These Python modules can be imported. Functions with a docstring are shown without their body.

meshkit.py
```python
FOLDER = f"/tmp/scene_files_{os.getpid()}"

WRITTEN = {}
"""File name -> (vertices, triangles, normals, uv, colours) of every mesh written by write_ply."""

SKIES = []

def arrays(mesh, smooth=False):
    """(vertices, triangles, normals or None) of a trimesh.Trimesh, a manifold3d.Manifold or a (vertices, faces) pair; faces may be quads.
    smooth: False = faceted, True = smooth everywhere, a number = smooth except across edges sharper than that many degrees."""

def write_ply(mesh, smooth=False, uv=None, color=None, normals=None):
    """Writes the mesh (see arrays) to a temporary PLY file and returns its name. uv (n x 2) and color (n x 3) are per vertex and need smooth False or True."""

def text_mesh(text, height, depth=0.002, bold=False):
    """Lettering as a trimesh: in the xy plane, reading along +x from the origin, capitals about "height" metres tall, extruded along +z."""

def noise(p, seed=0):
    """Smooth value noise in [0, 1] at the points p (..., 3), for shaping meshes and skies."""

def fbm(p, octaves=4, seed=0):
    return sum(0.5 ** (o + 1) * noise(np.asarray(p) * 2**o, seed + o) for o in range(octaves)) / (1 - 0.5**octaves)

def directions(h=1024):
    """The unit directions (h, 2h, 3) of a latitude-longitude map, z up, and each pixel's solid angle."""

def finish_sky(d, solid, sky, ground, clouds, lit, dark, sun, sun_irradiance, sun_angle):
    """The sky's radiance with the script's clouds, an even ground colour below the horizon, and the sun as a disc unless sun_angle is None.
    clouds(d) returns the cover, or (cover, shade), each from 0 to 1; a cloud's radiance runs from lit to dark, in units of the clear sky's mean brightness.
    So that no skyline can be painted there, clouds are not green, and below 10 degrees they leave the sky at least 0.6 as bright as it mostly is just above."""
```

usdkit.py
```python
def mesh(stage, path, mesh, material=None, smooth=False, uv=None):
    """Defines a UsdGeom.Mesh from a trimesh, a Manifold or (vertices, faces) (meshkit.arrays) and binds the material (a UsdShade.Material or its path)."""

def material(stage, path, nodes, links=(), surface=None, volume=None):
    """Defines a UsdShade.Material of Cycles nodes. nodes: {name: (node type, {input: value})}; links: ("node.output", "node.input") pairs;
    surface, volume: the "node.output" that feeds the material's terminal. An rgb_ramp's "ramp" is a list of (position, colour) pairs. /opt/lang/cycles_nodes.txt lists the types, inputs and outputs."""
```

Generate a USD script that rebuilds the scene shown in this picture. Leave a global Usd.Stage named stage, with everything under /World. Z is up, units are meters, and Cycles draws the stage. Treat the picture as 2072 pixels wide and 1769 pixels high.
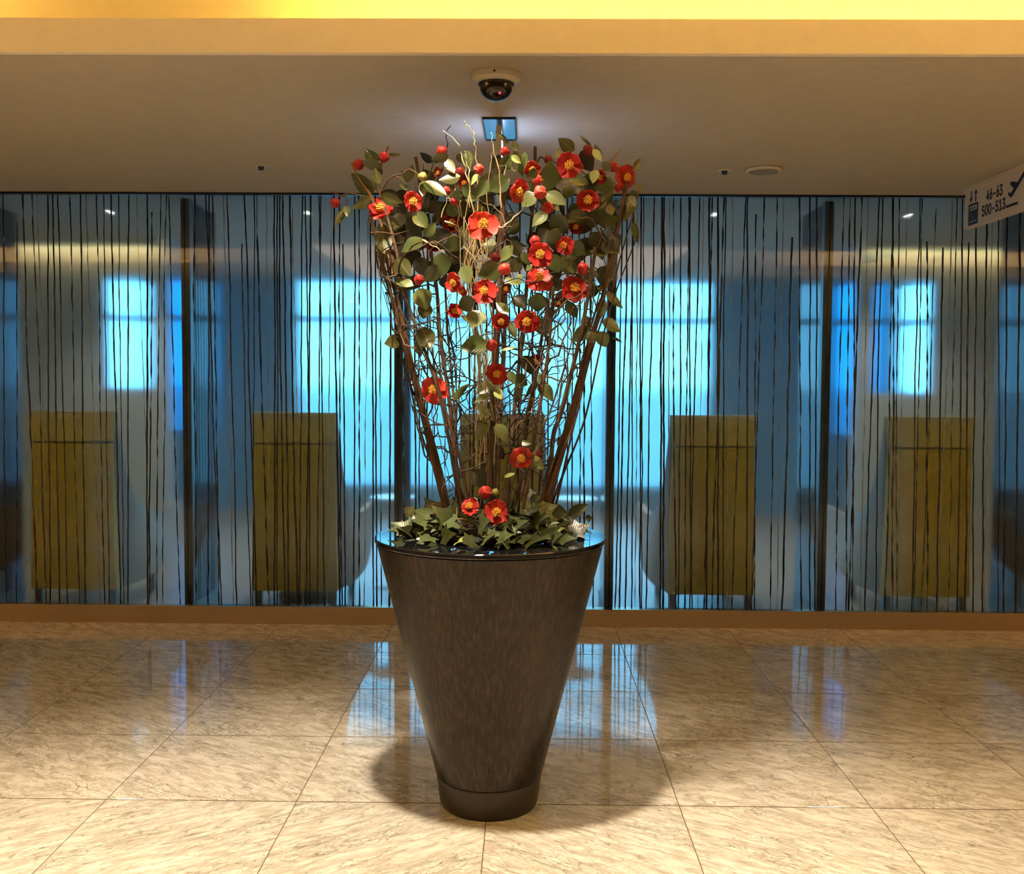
import math, random
import numpy as np, trimesh, usdkit, meshkit
from pxr import Usd, UsdGeom, UsdLux, UsdShade, Gf, Sdf
from shapely.geometry import Polygon

rnd = random.Random(7)
nrg = np.random.default_rng(11)
stage = Usd.Stage.CreateInMemory()
UsdGeom.SetStageUpAxis(stage, 'Z')
UsdGeom.SetStageMetersPerUnit(stage, 1.0)
UsdGeom.Xform.Define(stage, '/World')

# ------------------------------------------------------------------ camera
FPX, PW, PH = 2100.0, 2072.0, 1769.0
CAM = np.array([0.0, 0.0, 1.5])
YAW, PITCH, ROLL = 0.0124, 0.0564, 0.0064
_f = np.array([-math.sin(YAW) * math.cos(PITCH), math.cos(YAW) * math.cos(PITCH), -math.sin(PITCH)])
_r0 = np.array([math.cos(YAW), math.sin(YAW), 0.0])
_u0 = np.cross(_r0, _f)
_r = math.cos(ROLL) * _r0 + math.sin(ROLL) * _u0
_u = math.cos(ROLL) * _u0 - math.sin(ROLL) * _r0
cam = UsdGeom.Camera.Define(stage, '/World/Camera')
cam.CreateHorizontalApertureAttr(36.0)
cam.CreateVerticalApertureAttr(36.0 * PH / PW)
cam.CreateFocalLengthAttr(36.0 * FPX / PW)
cam.CreateClippingRangeAttr(Gf.Vec2f(0.05, 2000))
cam.CreateExposureAttr(0.0)
m = Gf.Matrix4d(1)
for i, v in enumerate((_r, _u, -_f)):
    m.SetRow(i, Gf.Vec4d(*map(float, v), 0))
m.SetRow(3, Gf.Vec4d(*map(float, CAM), 1))
cam.AddTransformOp().Set(m)


def at(px, py, Y):
    """The point of the vertical plane y = Y that the photograph shows at a pixel (measuring aid for laying things out)."""
    d = _f * FPX + _r * (px - PW / 2) - _u * (py - PH / 2)
    return CAM + d * (Y / d[1])


# ------------------------------------------------------------------ light: sky, downlights
def rgb(*c):
    return Gf.Vec3f(*map(float, c))


dome = UsdLux.DomeLight.Define(stage, '/World/Sky')
dome.CreateColorAttr(rgb(0.16, 0.62, 1.0))
dome.CreateIntensityAttr(1.35)


def spot(path, p, radius, color, intensity, cone, soft=0.35, aim=None):
    l = UsdLux.SphereLight.Define(stage, path)
    l.CreateRadiusAttr(radius)
    l.CreateColorAttr(rgb(*color))
    l.CreateIntensityAttr(intensity)
    l.CreateNormalizeAttr(False)
    s = UsdLux.ShapingAPI.Apply(l.GetPrim())
    s.CreateShapingConeAngleAttr(cone)
    s.CreateShapingConeSoftnessAttr(soft)
    l.AddTranslateOp().Set(Gf.Vec3d(*map(float, p)))
    if aim:
        l.AddRotateXYZOp().Set(Gf.Vec3f(*aim))
    return l


WARM = (1.0, 0.83, 0.60)
HALL = [((-0.36, 2.85, 3.12), 1.0, 40), ((-2.6, 2.3, 3.12), 0.40, 40), ((2.0, 2.3, 3.12), 0.40, 40), ((-4.6, 2.3, 3.12), 0.32, 40), ((4.2, 2.3, 3.12), 0.36, 40),
        ((-1.5, 0.2, 2.57), 0.22, 44), ((1.2, 0.2, 2.57), 0.22, 44), ((-2.5, -2.5, 2.57), 0.2, 44), ((2.5, -2.5, 2.57), 0.2, 44)]
for i, (p, k, c) in enumerate(HALL):
    spot(f'/World/HallDownlight_{i:03d}', p, 0.075, WARM, 2400 * k, c, 0.75)
for i, x in enumerate((-2.72, -1.41, -0.12, 1.20, 2.50)):
    spot(f'/World/LoungeDownlight_{i:03d}', (x, 7.6, 2.57), 0.03, (1.0, 0.82, 0.60), 800, 62, 0.6)
for i, x in enumerate((-3.4, -1.41, 1.20, 3.2)):
    spot(f'/World/LoungeRearDownlight_{i:03d}', (x, 9.4, 2.57), 0.03, (1.0, 0.74, 0.42), 640, 62, 0.6)


# ------------------------------------------------------------------ materials
L = '/World/Looks/'


def mat(name, nodes, links=(), surface='p.BSDF'):
    return usdkit.material(stage, L + name, nodes, links, surface=surface)


def plain(name, color, rough=0.5, metal=0.0, spec=0.5, **k):
    return mat(name, {'p': ('principled_bsdf', dict(base_color=color, roughness=rough, metallic=metal, specular_ior_level=spec, **k))})


def emit(name, color, strength):
    return mat(name, {'e': ('emission', dict(color=color, strength=strength))}, surface='e.emission')


def noisy(name, c1, c2, scale=8, rough=0.5, bump=0.0, stretch=(1, 1, 1), metal=0.0, spec=0.5, detail=4, lo=0.35, hi=0.65):
    n = {'g': ('geometry', {}), 'm': ('mapping', dict(scale=stretch)), 'n': ('noise_texture', dict(scale=scale, detail=detail, roughness=0.6)),
         'r': ('rgb_ramp', dict(ramp=[(lo, c1), (hi, c2)])), 'p': ('principled_bsdf', dict(roughness=rough, metallic=metal, specular_ior_level=spec))}
    l = [('g.position', 'm.vector'), ('m.vector', 'n.vector'), ('n.fac', 'r.fac'), ('r.color', 'p.base_color')]
    if bump:
        n['b'] = ('bump', dict(strength=bump, distance=0.004))
        l += [('n.fac', 'b.height'), ('b.normal', 'p.normal')]
    return mat(name, n, l)


def marble(name, rot, stretch):
    n = {'g': ('geometry', {}), 'o': ('object_info', {}), 'mul': ('vector_math', dict(math_type='scale', scale=37.0)),
         'cx': ('combine_xyz', {}), 'add': ('vector_math', dict(math_type='add')), 'm': ('mapping', dict(mapping_type='texture', rotation=(0, 0, rot), scale=tuple(1 / x for x in stretch))),
         'dn': ('noise_texture', dict(scale=7.0, detail=4.0, roughness=0.6)), 'ds': ('vector_math', dict(math_type='scale', scale=0.16)), 'da': ('vector_math', dict(math_type='add')),
         'v': ('voronoi_texture', dict(feature='distance_to_edge', scale=11.0, randomness=1.0)), 'v2': ('voronoi_texture', dict(feature='distance_to_edge', scale=27.0, randomness=1.0)),
         'vr': ('map_range', dict(from_min=0.0, from_max=0.055, to_min=1.0, to_max=0.0, clamp=True)), 'v2r': ('map_range', dict(from_min=0.0, from_max=0.10, to_min=1.0, to_max=0.0, clamp=True)),
         'k1': ('noise_texture', dict(scale=9.0, detail=5.0, roughness=0.65)), 'k1r': ('map_range', dict(from_min=0.42, from_max=0.66, to_min=0.0, to_max=0.85, clamp=True)),
         'k2': ('noise_texture', dict(scale=3.0, detail=3.0)), 'k2r': ('map_range', dict(from_min=0.40, from_max=0.62, to_min=0.0, to_max=0.85, clamp=True)),
         'f1': ('math', dict(math_type='multiply')), 'f2': ('math', dict(math_type='multiply')),
         'n1': ('noise_texture', dict(scale=15.0, detail=7.0, roughness=0.66)),
         'r1': ('rgb_ramp', dict(ramp=[(0.30, (0.44, 0.40, 0.33)), (0.46, (0.62, 0.58, 0.50)), (0.56, (0.78, 0.75, 0.68)), (0.75, (0.84, 0.82, 0.76))])),
         'm1': ('mix', dict(mix_type='mix', color2=(0.17, 0.14, 0.10))), 'm2': ('mix', dict(mix_type='mix', color2=(0.30, 0.26, 0.20))),
         'p': ('principled_bsdf', dict(roughness=0.06, specular_ior_level=0.5))}
    l = [('o.random', 'cx.x'), ('o.random', 'cx.y'), ('cx.vector', 'mul.vector1'), ('g.position', 'add.vector1'), ('mul.vector', 'add.vector2'), ('add.vector', 'm.vector'),
         ('m.vector', 'dn.vector'), ('dn.color', 'ds.vector1'), ('m.vector', 'da.vector1'), ('ds.vector', 'da.vector2'), ('da.vector', 'v.vector'), ('da.vector', 'v2.vector'),
         ('v.distance', 'vr.value'), ('v2.distance', 'v2r.value'), ('m.vector', 'k1.vector'), ('k1.fac', 'k1r.value'), ('m.vector', 'k2.vector'), ('k2.fac', 'k2r.value'),
         ('vr.result', 'f1.value1'), ('k1r.result', 'f1.value2'), ('v2r.result', 'f2.value1'), ('k2r.result', 'f2.value2'),
         ('da.vector', 'n1.vector'), ('n1.fac', 'r1.fac'), ('r1.color', 'm2.color1'), ('f2.value', 'm2.fac'), ('m2.color', 'm1.color1'), ('f1.value', 'm1.fac'), ('m1.color', 'p.base_color')]
    return mat(name, n, l)


def pane(name, tint, haze=0.0, refl=0.8, rough=0.45):
    n = {'d': ('translucent_bsdf', dict(color=(0.9, 0.95, 1.0))), 'md': ('mix_closure', dict(fac=0.05)), 't': ('transparent_bsdf', dict(color=tint)), 'f': ('refraction_bsdf', dict(color=tint, IOR=1.05, roughness=rough, distribution='ggx')),
         'mh': ('mix_closure', dict(fac=haze)), 'g': ('glossy_bsdf', dict(color=(refl, refl, refl), roughness=0.02)), 'fr': ('fresnel', dict(IOR=1.45)),
         'mx': ('mix_closure', {})}
    l = [('t.BSDF', 'mh.closure1'), ('f.BSDF', 'mh.closure2'), ('mh.closure', 'md.closure1'), ('d.BSDF', 'md.closure2'), ('md.closure', 'mx.closure1'), ('g.BSDF', 'mx.closure2'), ('fr.fac', 'mx.fac')]
    if not haze:
        for q in ('mh', 'f', 'd', 'md'):
            n.pop(q)
        l = [('t.BSDF', 'mx.closure1'), ('g.BSDF', 'mx.closure2'), ('fr.fac', 'mx.fac')]
    return mat(name, n, l, surface='mx.closure')


M = {}
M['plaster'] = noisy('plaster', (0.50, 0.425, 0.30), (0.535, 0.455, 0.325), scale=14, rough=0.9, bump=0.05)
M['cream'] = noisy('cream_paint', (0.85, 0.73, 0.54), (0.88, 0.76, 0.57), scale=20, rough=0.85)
M['hallwall'] = plain('hall_wall', (0.42, 0.34, 0.25), 0.8)
M['marble_a'] = marble('marble_fine', -0.55, (0.70, 1.6, 1.0))
M['marble_b'] = marble('marble_diagonal', 0.62, (0.62, 2.3, 1.0))
M['marble_c'] = marble('marble_counter', -0.60, (0.62, 2.3, 1.0))
M['grout'] = plain('grout', (0.16, 0.11, 0.065), 0.8)
M['steel'] = noisy('bronze_steel', (0.78, 0.60, 0.38), (0.84, 0.66, 0.44), scale=6, rough=0.30, metal=1.0, stretch=(0.5, 1, 60))
M['black'] = plain('black_frame', (0.006, 0.006, 0.008), 0.4)
M['blackmetal'] = plain('black_post', (0.012, 0.013, 0.016), 0.35)
M['beigestrip'] = plain('strip_beige', (0.42, 0.32, 0.19), 0.6)
M['glass'] = pane('partition_glass', (0.88, 0.94, 0.95), haze=0.6, refl=0.8, rough=0.35)
M['clear'] = pane('window_glass', (0.95, 0.98, 1.0))
M['blueglass'] = pane('blue_window_glass', (0.04, 0.55, 0.75))
M['finglass'] = pane('smoked_blue_glass', (0.025, 0.085, 0.22))
M['thread'] = plain('black_thread', (0.004, 0.004, 0.005), 0.6)
M['greythread'] = plain('grey_thread', (0.20, 0.22, 0.23), 0.5)
M['lfloor'] = plain('lounge_floor', (0.46, 0.44, 0.40), 0.32)
M['lwall'] = noisy('lounge_wall', (0.62, 0.72, 0.82), (0.66, 0.76, 0.86), scale=5, rough=0.8)  # bluish tint stands in for sky light on the walls
M['lblue'] = plain('far_wall_lit_blue', (0.22, 0.52, 0.78), 0.7)  # blue light falling on the far wall is put into its colour
M['lceil'] = plain('lounge_ceiling', (0.55, 0.54, 0.52), 0.9)
M['frame'] = plain('window_frame', (0.22, 0.30, 0.36), 0.5)
M['apron'] = noisy('apron_concrete', (0.30, 0.32, 0.33), (0.38, 0.40, 0.41), scale=0.05, rough=0.8)
M['olive'] = noisy('olive_fabric', (0.74, 0.50, 0.055), (0.80, 0.55, 0.07), scale=260, rough=0.85, bump=0.2)
M['shell'] = plain('grey_shell', (0.46, 0.43, 0.38), 0.5)
M['darkleg'] = plain('dark_leg', (0.03, 0.025, 0.02), 0.4)
M['whitetop'] = plain('white_laminate', (0.80, 0.82, 0.82), 0.15)
M['chrome'] = plain('chrome', (0.6, 0.6, 0.62), 0.15, 1.0)
M['bag'] = plain('dark_bag', (0.012, 0.012, 0.015), 0.6)
M['potmetal'] = mat('brushed_bronze', {
    'g': ('geometry', {}), 'm': ('mapping', dict(scale=(90, 90, 1.6))), 'n': ('noise_texture', dict(scale=1.0, detail=6.0, roughness=0.65)),
    'r': ('rgb_ramp', dict(ramp=[(0.3, (0.030, 0.024, 0.021)), (0.7, (0.054, 0.044, 0.038))])), 'rr': ('map_range', dict(from_min=0.3, from_max=0.7, to_min=0.20, to_max=0.30)),
    'p': ('principled_bsdf', dict(metallic=1.0, specular_ior_level=0.5))},
    [('g.position', 'm.vector'), ('m.vector', 'n.vector'), ('n.fac', 'r.fac'), ('n.fac', 'rr.value'), ('r.color', 'p.base_color'), ('rr.result', 'p.roughness')])
M['potbase'] = plain('dark_pot_base', (0.035, 0.026, 0.02), 0.38, 0.5)
M['gloss'] = plain('gloss_black', (0.006, 0.006, 0.008), 0.03, 0.0, 0.7)
M['soil'] = plain('dark_moss', (0.012, 0.012, 0.008), 0.9)
M['bark'] = noisy('brown_bark', (0.036, 0.016, 0.008), (0.115, 0.052, 0.020), scale=14, rough=0.7, bump=0.35, stretch=(4, 4, 1))
M['darktwig'] = plain('dark_twig', (0.035, 0.022, 0.014), 0.7)
M['browntwig'] = plain('brown_twig', (0.095, 0.055, 0.026), 0.7)
M['paletwig'] = noisy('pale_twig', (0.30, 0.21, 0.11), (0.46, 0.35, 0.20), scale=30, rough=0.6)
M['cutwood'] = plain('cut_bamboo', (0.22, 0.085, 0.02), 0.55)


def leafmat(name, top, under, rib, rough=0.28):
    n = {'tc': ('texture_coordinate', {}), 's': ('separate_xyz', {}), 'a': ('math', dict(math_type='subtract', value2=0.5)), 'ab': ('math', dict(math_type='absolute')),
         'k': ('math', dict(math_type='multiply', value2=1.0)), 'lt': ('map_range', dict(from_min=0.025, from_max=0.06, to_min=1.0, to_max=0.0, clamp=True)),
         'v1': ('math', dict(math_type='multiply_add', value2=-1.1)), 'v2': ('math', dict(math_type='multiply', value2=44.0)), 'v3': ('math', dict(math_type='sine')),
         'bp': ('bump', dict(strength=0.08, distance=0.0014)), 'ge': ('geometry', {}), 'nz': ('noise_texture', dict(scale=55.0, detail=2.0)),
         'cm': ('mix', dict(mix_type='mix', color1=top, color2=rib)), 'bk': ('mix', dict(mix_type='mix', color2=under)),
         'br': ('mix', dict(mix_type='multiply', fac=0.45)),
         'p': ('principled_bsdf', dict(roughness=rough, specular_ior_level=0.55)), 'tl': ('translucent_bsdf', dict(color=under)), 'mx': ('mix_closure', dict(fac=0.06))}
    l = [('tc.UV', 's.vector'), ('s.x', 'a.value1'), ('a.value', 'ab.value1'), ('ab.value', 'lt.value'), ('lt.result', 'cm.fac'),
         ('ab.value', 'v1.value1'), ('s.y', 'v1.value3'), ('v1.value', 'v2.value1'), ('v2.value', 'v3.value1'), ('v3.value', 'bp.height'),
         ('cm.color', 'br.color1'), ('nz.color', 'br.color2'), ('ge.position', 'nz.vector'), ('br.color', 'bk.color1'), ('ge.backfacing', 'bk.fac'),
         ('bk.color', 'p.base_color'), ('bp.normal', 'p.normal'), ('p.BSDF', 'mx.closure1'), ('tl.BSDF', 'mx.closure2')]
    return mat(name, n, l, surface='mx.closure')


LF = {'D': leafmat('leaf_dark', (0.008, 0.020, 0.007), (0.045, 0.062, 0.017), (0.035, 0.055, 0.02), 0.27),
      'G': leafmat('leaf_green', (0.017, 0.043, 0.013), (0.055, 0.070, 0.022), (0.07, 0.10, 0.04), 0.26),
      'O': leafmat('leaf_olive', (0.066, 0.068, 0.017), (0.075, 0.075, 0.019), (0.15, 0.145, 0.05), 0.36),
      'S': leafmat('leaf_lit_tint', (0.060, 0.095, 0.040), (0.10, 0.12, 0.04), (0.17, 0.20, 0.11), 0.30),  # same leaf in a lighter tint, where it catches the lamp
      'Y': leafmat('leaf_young', (0.28, 0.36, 0.10), (0.30, 0.36, 0.12), (0.40, 0.46, 0.2), 0.35),
      'I': leafmat('ivy_green', (0.050, 0.082, 0.030), (0.07, 0.09, 0.035), (0.13, 0.17, 0.08), 0.32),
      'J': leafmat('ivy_dark', (0.015, 0.026, 0.009), (0.03, 0.035, 0.01), (0.04, 0.055, 0.02), 0.32),
      'B': leafmat('leaf_shaded_tint', (0.006, 0.009, 0.005), (0.015, 0.015, 0.006), (0.012, 0.016, 0.008), 0.4)}  # same leaf, the shade at the back put into its colour


def petal(name, c, tl):
    n = {'g': ('geometry', {}), 'n': ('noise_texture', dict(scale=45.0, detail=3.0)), 'b': ('bump', dict(strength=0.25, distance=0.002)),
         'r': ('rgb_ramp', dict(ramp=[(0.3, tuple(0.8 * x for x in c)), (0.7, tuple(min(1, 1.15 * x) for x in c))])),
         'p': ('principled_bsdf', dict(roughness=0.5, specular_ior_level=0.35, sheen_weight=0.1)), 't': ('translucent_bsdf', dict(color=tl)), 'mx': ('mix_closure', dict(fac=0.22))}
    l = [('g.position', 'n.vector'), ('n.fac', 'r.fac'), ('n.fac', 'b.height'), ('b.normal', 'p.normal'), ('r.color', 'p.base_color'), ('p.BSDF', 'mx.closure1'), ('t.BSDF', 'mx.closure2')]
    return mat(name, n, l, surface='mx.closure')


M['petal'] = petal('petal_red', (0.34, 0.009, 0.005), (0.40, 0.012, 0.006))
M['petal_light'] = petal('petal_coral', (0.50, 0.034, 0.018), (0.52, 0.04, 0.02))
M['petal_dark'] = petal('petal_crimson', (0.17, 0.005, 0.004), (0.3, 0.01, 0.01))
M['stamen'] = noisy('stamen_yellow', (0.58, 0.24, 0.012), (0.80, 0.43, 0.05), scale=240, rough=0.6)
M['sepal'] = plain('sepal_green', (0.30, 0.26, 0.07), 0.5)
M['offwhite'] = plain('offwhite_plastic', (0.62, 0.55, 0.40), 0.5)
M['smoked'] = plain('smoked_dome', (0.010, 0.006, 0.006), 0.04, 0.0, 0.8)
M['signface'] = plain('sign_cream', (0.78, 0.62, 0.40), 0.55)
M['signink'] = plain('sign_ink', (0.006, 0.006, 0.012), 0.6)
M['mirror'] = plain('polished_plate', (0.50, 0.50, 0.52), 0.25, 1.0)
M['cove'] = emit('cove_lamp', (1.0, 0.68, 0.12), 62.0)
M['added_cove'] = emit('added_cove_lamp', (1.0, 0.70, 0.34), 420.0)  # for the unseen strips added to brighten the fascia
M['lensglow'] = emit('downlight_lens', (0.92, 1.0, 0.95), 30.0)
M['stripglow'] = emit('warm_strip_glow', (1.0, 0.66, 0.25), 8.0)
M['bluesign'] = emit('sign_light', (0.42, 0.56, 1.0), 7.0)
M['redled'] = emit('red_led', (1.0, 0.02, 0.04), 6.0)
M['whiteglint'] = plain('lens_glint', (0.8, 0.85, 0.8), 0.2)
M['luminous'] = emit('ceiling_glow', (1.0, 0.80, 0.68), 0.42)
M['blueprint'] = plain('blue_print', (0.05, 0.12, 0.5), 0.5)

# ------------------------------------------------------------------ prim helpers
used = {}


def numbered(parent, name):
    k = used.get((parent, name), 0)
    used[(parent, name)] = k + 1
    return name if k == 0 else f'{name}_{k:03d}'


class Node:
    def __init__(self, prim, org):
        self.prim, self.org = prim, np.asarray(org, float)
        self.path = str(prim.GetPath())


ROOT = Node(stage.GetPrimAtPath('/World'), (0, 0, 0))


def data(prim, **k):
    for a, b in k.items():
        if b:
            prim.SetCustomDataByKey(a, b)


def thing(name, label=None, cat=None, loc=(0, 0, 0), group=None, parent=ROOT, kind=None):
    path = f'{parent.path}/{numbered(parent.path, name)}'
    x = UsdGeom.Xform.Define(stage, path)
    x.AddTranslateOp().Set(Gf.Vec3d(*map(float, np.asarray(loc) - parent.org)))
    data(x.GetPrim(), label=label, category=cat, group=group, kind=kind)
    return Node(x.GetPrim(), loc)


def obj(name, mesh, m, parent=ROOT, smooth=False, uv=None, **k):
    v, f = (mesh.vertices, mesh.faces) if hasattr(mesh, 'vertices') else mesh
    v = np.asarray(v, float) - parent.org
    path = f'{parent.path}/{numbered(parent.path, name)}'
    p = usdkit.mesh(stage, path, (v, np.asarray(f)), m if not isinstance(m, str) else M[m], smooth=smooth, uv=uv)
    data(p.GetPrim(), **k)
    return Node(p.GetPrim(), parent.org)


def struct(name, mesh, m, **k):
    return obj(name, mesh, m, kind='structure', **k)


def box(x0, x1, y0, y1, z0, z1):
    b = trimesh.creation.box([abs(x1 - x0), abs(y1 - y0), abs(z1 - z0)])
    b.apply_translation([(x0 + x1) / 2, (y0 + y1) / 2, (z0 + z1) / 2])
    return b


def rbox(x0, x1, y0, y1, z0, z1, c=0.004):
    """Box with chamfered edges (hull)."""
    pts = []
    for sx, x in ((1, x0), (-1, x1)):
        for sy, y in ((1, y0), (-1, y1)):
            for sz, z in ((1, z0), (-1, z1)):
                pts += [(x + sx * c, y + sy * c, z), (x + sx * c, y, z + sz * c), (x, y + sy * c, z + sz * c)]
    return trimesh.convex.convex_hull(np.array(pts))


def cat(*ms):
    return trimesh.util.concatenate(list(ms))


def lathe(prof, n=64, center=(0, 0, 0), cap=True):
    prof = np.asarray(prof, float)
    a = np.linspace(0, 2 * math.pi, n, endpoint=False)
    v = np.stack([np.outer(prof[:, 0], np.cos(a)), np.outer(prof[:, 0], np.sin(a)), np.repeat(prof[:, 1:2], n, 1)], -1).reshape(-1, 3)
    f = []
    for i in range(len(prof) - 1):
        for j in range(n):
            k = (j + 1) % n
            f += [(i * n + j, i * n + k, (i + 1) * n + k), (i * n + j, (i + 1) * n + k, (i + 1) * n + j)]
    t = trimesh.Trimesh(v + np.asarray(center), f, process=True)
    t.update_faces(t.nondegenerate_faces())
    return t


def smoothpath(pts, n):
    pts = np.asarray(pts, float)
    if len(pts) < 3:
        return np.array([pts[0] + (pts[-1] - pts[0]) * t for t in np.linspace(0, 1, n)])
    p = np.vstack([2 * pts[0] - pts[1], pts, 2 * pts[-1] - pts[-2]])
    out = []
    for t in np.linspace(0, len(pts) - 1 - 1e-9, n):
        i, u = int(t), t - int(t)
        a, b, c, d = p[i:i + 4]
        out.append(0.5 * (2 * b + (c - a) * u + (2 * a - 5 * b + 4 * c - d) * u * u + (3 * b - a - 3 * c + d) * u ** 3))
    return np.array(out)


def tube(path, rad, k=6, caps=True):
    path = np.asarray(path, float)
    n = len(path)
    rad = np.broadcast_to(np.asarray(rad, float), n)
    t = np.gradient(path, axis=0)
    t /= np.maximum(np.linalg.norm(t, axis=1, keepdims=True), 1e-9)
    ref = np.array([0.3, 1.0, 0.2]) if abs(t[0] @ np.array([0.3, 1, 0.2])) < 0.95 else np.array([1.0, 0, 0])
    v = []
    for i in range(n):
        s = np.cross(t[i], ref)
        s /= max(np.linalg.norm(s), 1e-9)
        b = np.cross(s, t[i])
        ref = b
        for j in range(k):
            a = 2 * math.pi * j / k
            v.append(path[i] + rad[i] * (math.cos(a) * s + math.sin(a) * b))
    f = []
    for i in range(n - 1):
        for j in range(k):
            q = (j + 1) % k
            f += [(i * k + j, (i + 1) * k + q, i * k + q), (i * k + j, (i + 1) * k + j, (i + 1) * k + q)]
    if caps:
        for j in range(1, k - 1):
            f += [(0, j, j + 1), ((n - 1) * k, (n - 1) * k + j + 1, (n - 1) * k + j)]
    return trimesh.Trimesh(v, f, process=False)


# ------------------------------------------------------------------ hall shell
GY, SOF, FY = 6.25, 2.595, 3.57      # glass plane, soffit height, fascia plane
CEIL = 3.16
WX = 6.5
D_T, W_T, TX0 = 0.667, 0.676, -0.123
fl = struct('floor', box(-WX, WX, -5.0, GY, -0.06, -0.0013), 'grout', label='polished cream marble floor of large veined tiles', category='floor')
ny = 0
y1 = 6.2535
for j in range(8):
    ya, yb = y1 - (j + 1) * D_T, y1 - j * D_T
    for i in range(-6, 6):
        xa = TX0 + i * W_T
        g = 0.0016
        t = rbox(xa + g, xa + W_T - g, ya + 0.0040, yb - 0.0040 - (0.004 if j == 0 else 0), -0.02, 0.0, 0.0006)
        mm = 'marble_a' if j < 4 else ('marble_b' if i < 0 else 'marble_c')
        if j < 4 and (i * 7 + j * 3) % 5 == 0:
            mm = 'marble_c'
        obj('tile', t, mm, fl)
obj('tile_field', box(-WX, WX, -5.0, y1 - 8 * D_T - 0.002, -0.02, 0.0), 'marble_a', fl)
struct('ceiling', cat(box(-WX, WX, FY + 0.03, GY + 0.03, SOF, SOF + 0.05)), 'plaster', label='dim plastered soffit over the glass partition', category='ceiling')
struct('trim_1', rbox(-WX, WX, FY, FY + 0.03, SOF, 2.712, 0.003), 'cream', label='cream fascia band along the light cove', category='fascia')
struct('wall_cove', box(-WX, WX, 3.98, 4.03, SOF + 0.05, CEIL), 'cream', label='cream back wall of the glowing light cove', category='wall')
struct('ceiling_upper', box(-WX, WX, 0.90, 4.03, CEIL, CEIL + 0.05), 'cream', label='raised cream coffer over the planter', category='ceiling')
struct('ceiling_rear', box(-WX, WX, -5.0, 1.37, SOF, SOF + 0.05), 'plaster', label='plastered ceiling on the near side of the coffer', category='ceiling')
struct('trim_3', rbox(-WX, WX, 1.37, 1.40, SOF, 2.712, 0.003), 'cream', label='cream fascia band on the near side of the coffer', category='fascia')
struct('wall_cove_rear', box(-WX, WX, 0.90, 0.95, SOF + 0.05, CEIL), 'cream', label='cream back wall of the near light cove', category='wall')
struct('wall_back', box(-WX, WX, -5.05, -5.0, 0, CEIL), 'hallwall', label='brown wall across the hall', category='wall')
struct('wall_left', box(-WX - 0.05, -WX, -5.0, 12, 0, CEIL), 'hallwall', label='brown end wall at the left', category='wall')
struct('wall_right', box(WX, WX + 0.05, -5.0, 12, 0, CEIL), 'hallwall', label='brown end wall at the right', category='wall')
for a, b, lab in ((-6.2, -2.25, 'short warm lamp strip glowing in the cove at the left'), (-0.82, 6.2, 'long warm lamp strip glowing in the cove')):
    s = thing('cove_lamp', lab, 'lamp', ((a + b) / 2, 3.70, SOF + 0.05))
    obj('lamp_tube', box(a, b, 3.69, 3.73, SOF + 0.065, SOF + 0.085), 'cove', s)
    obj('lamp_base', box(a, b, 3.67, 3.75, SOF + 0.05, SOF + 0.063), 'offwhite', s)

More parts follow.
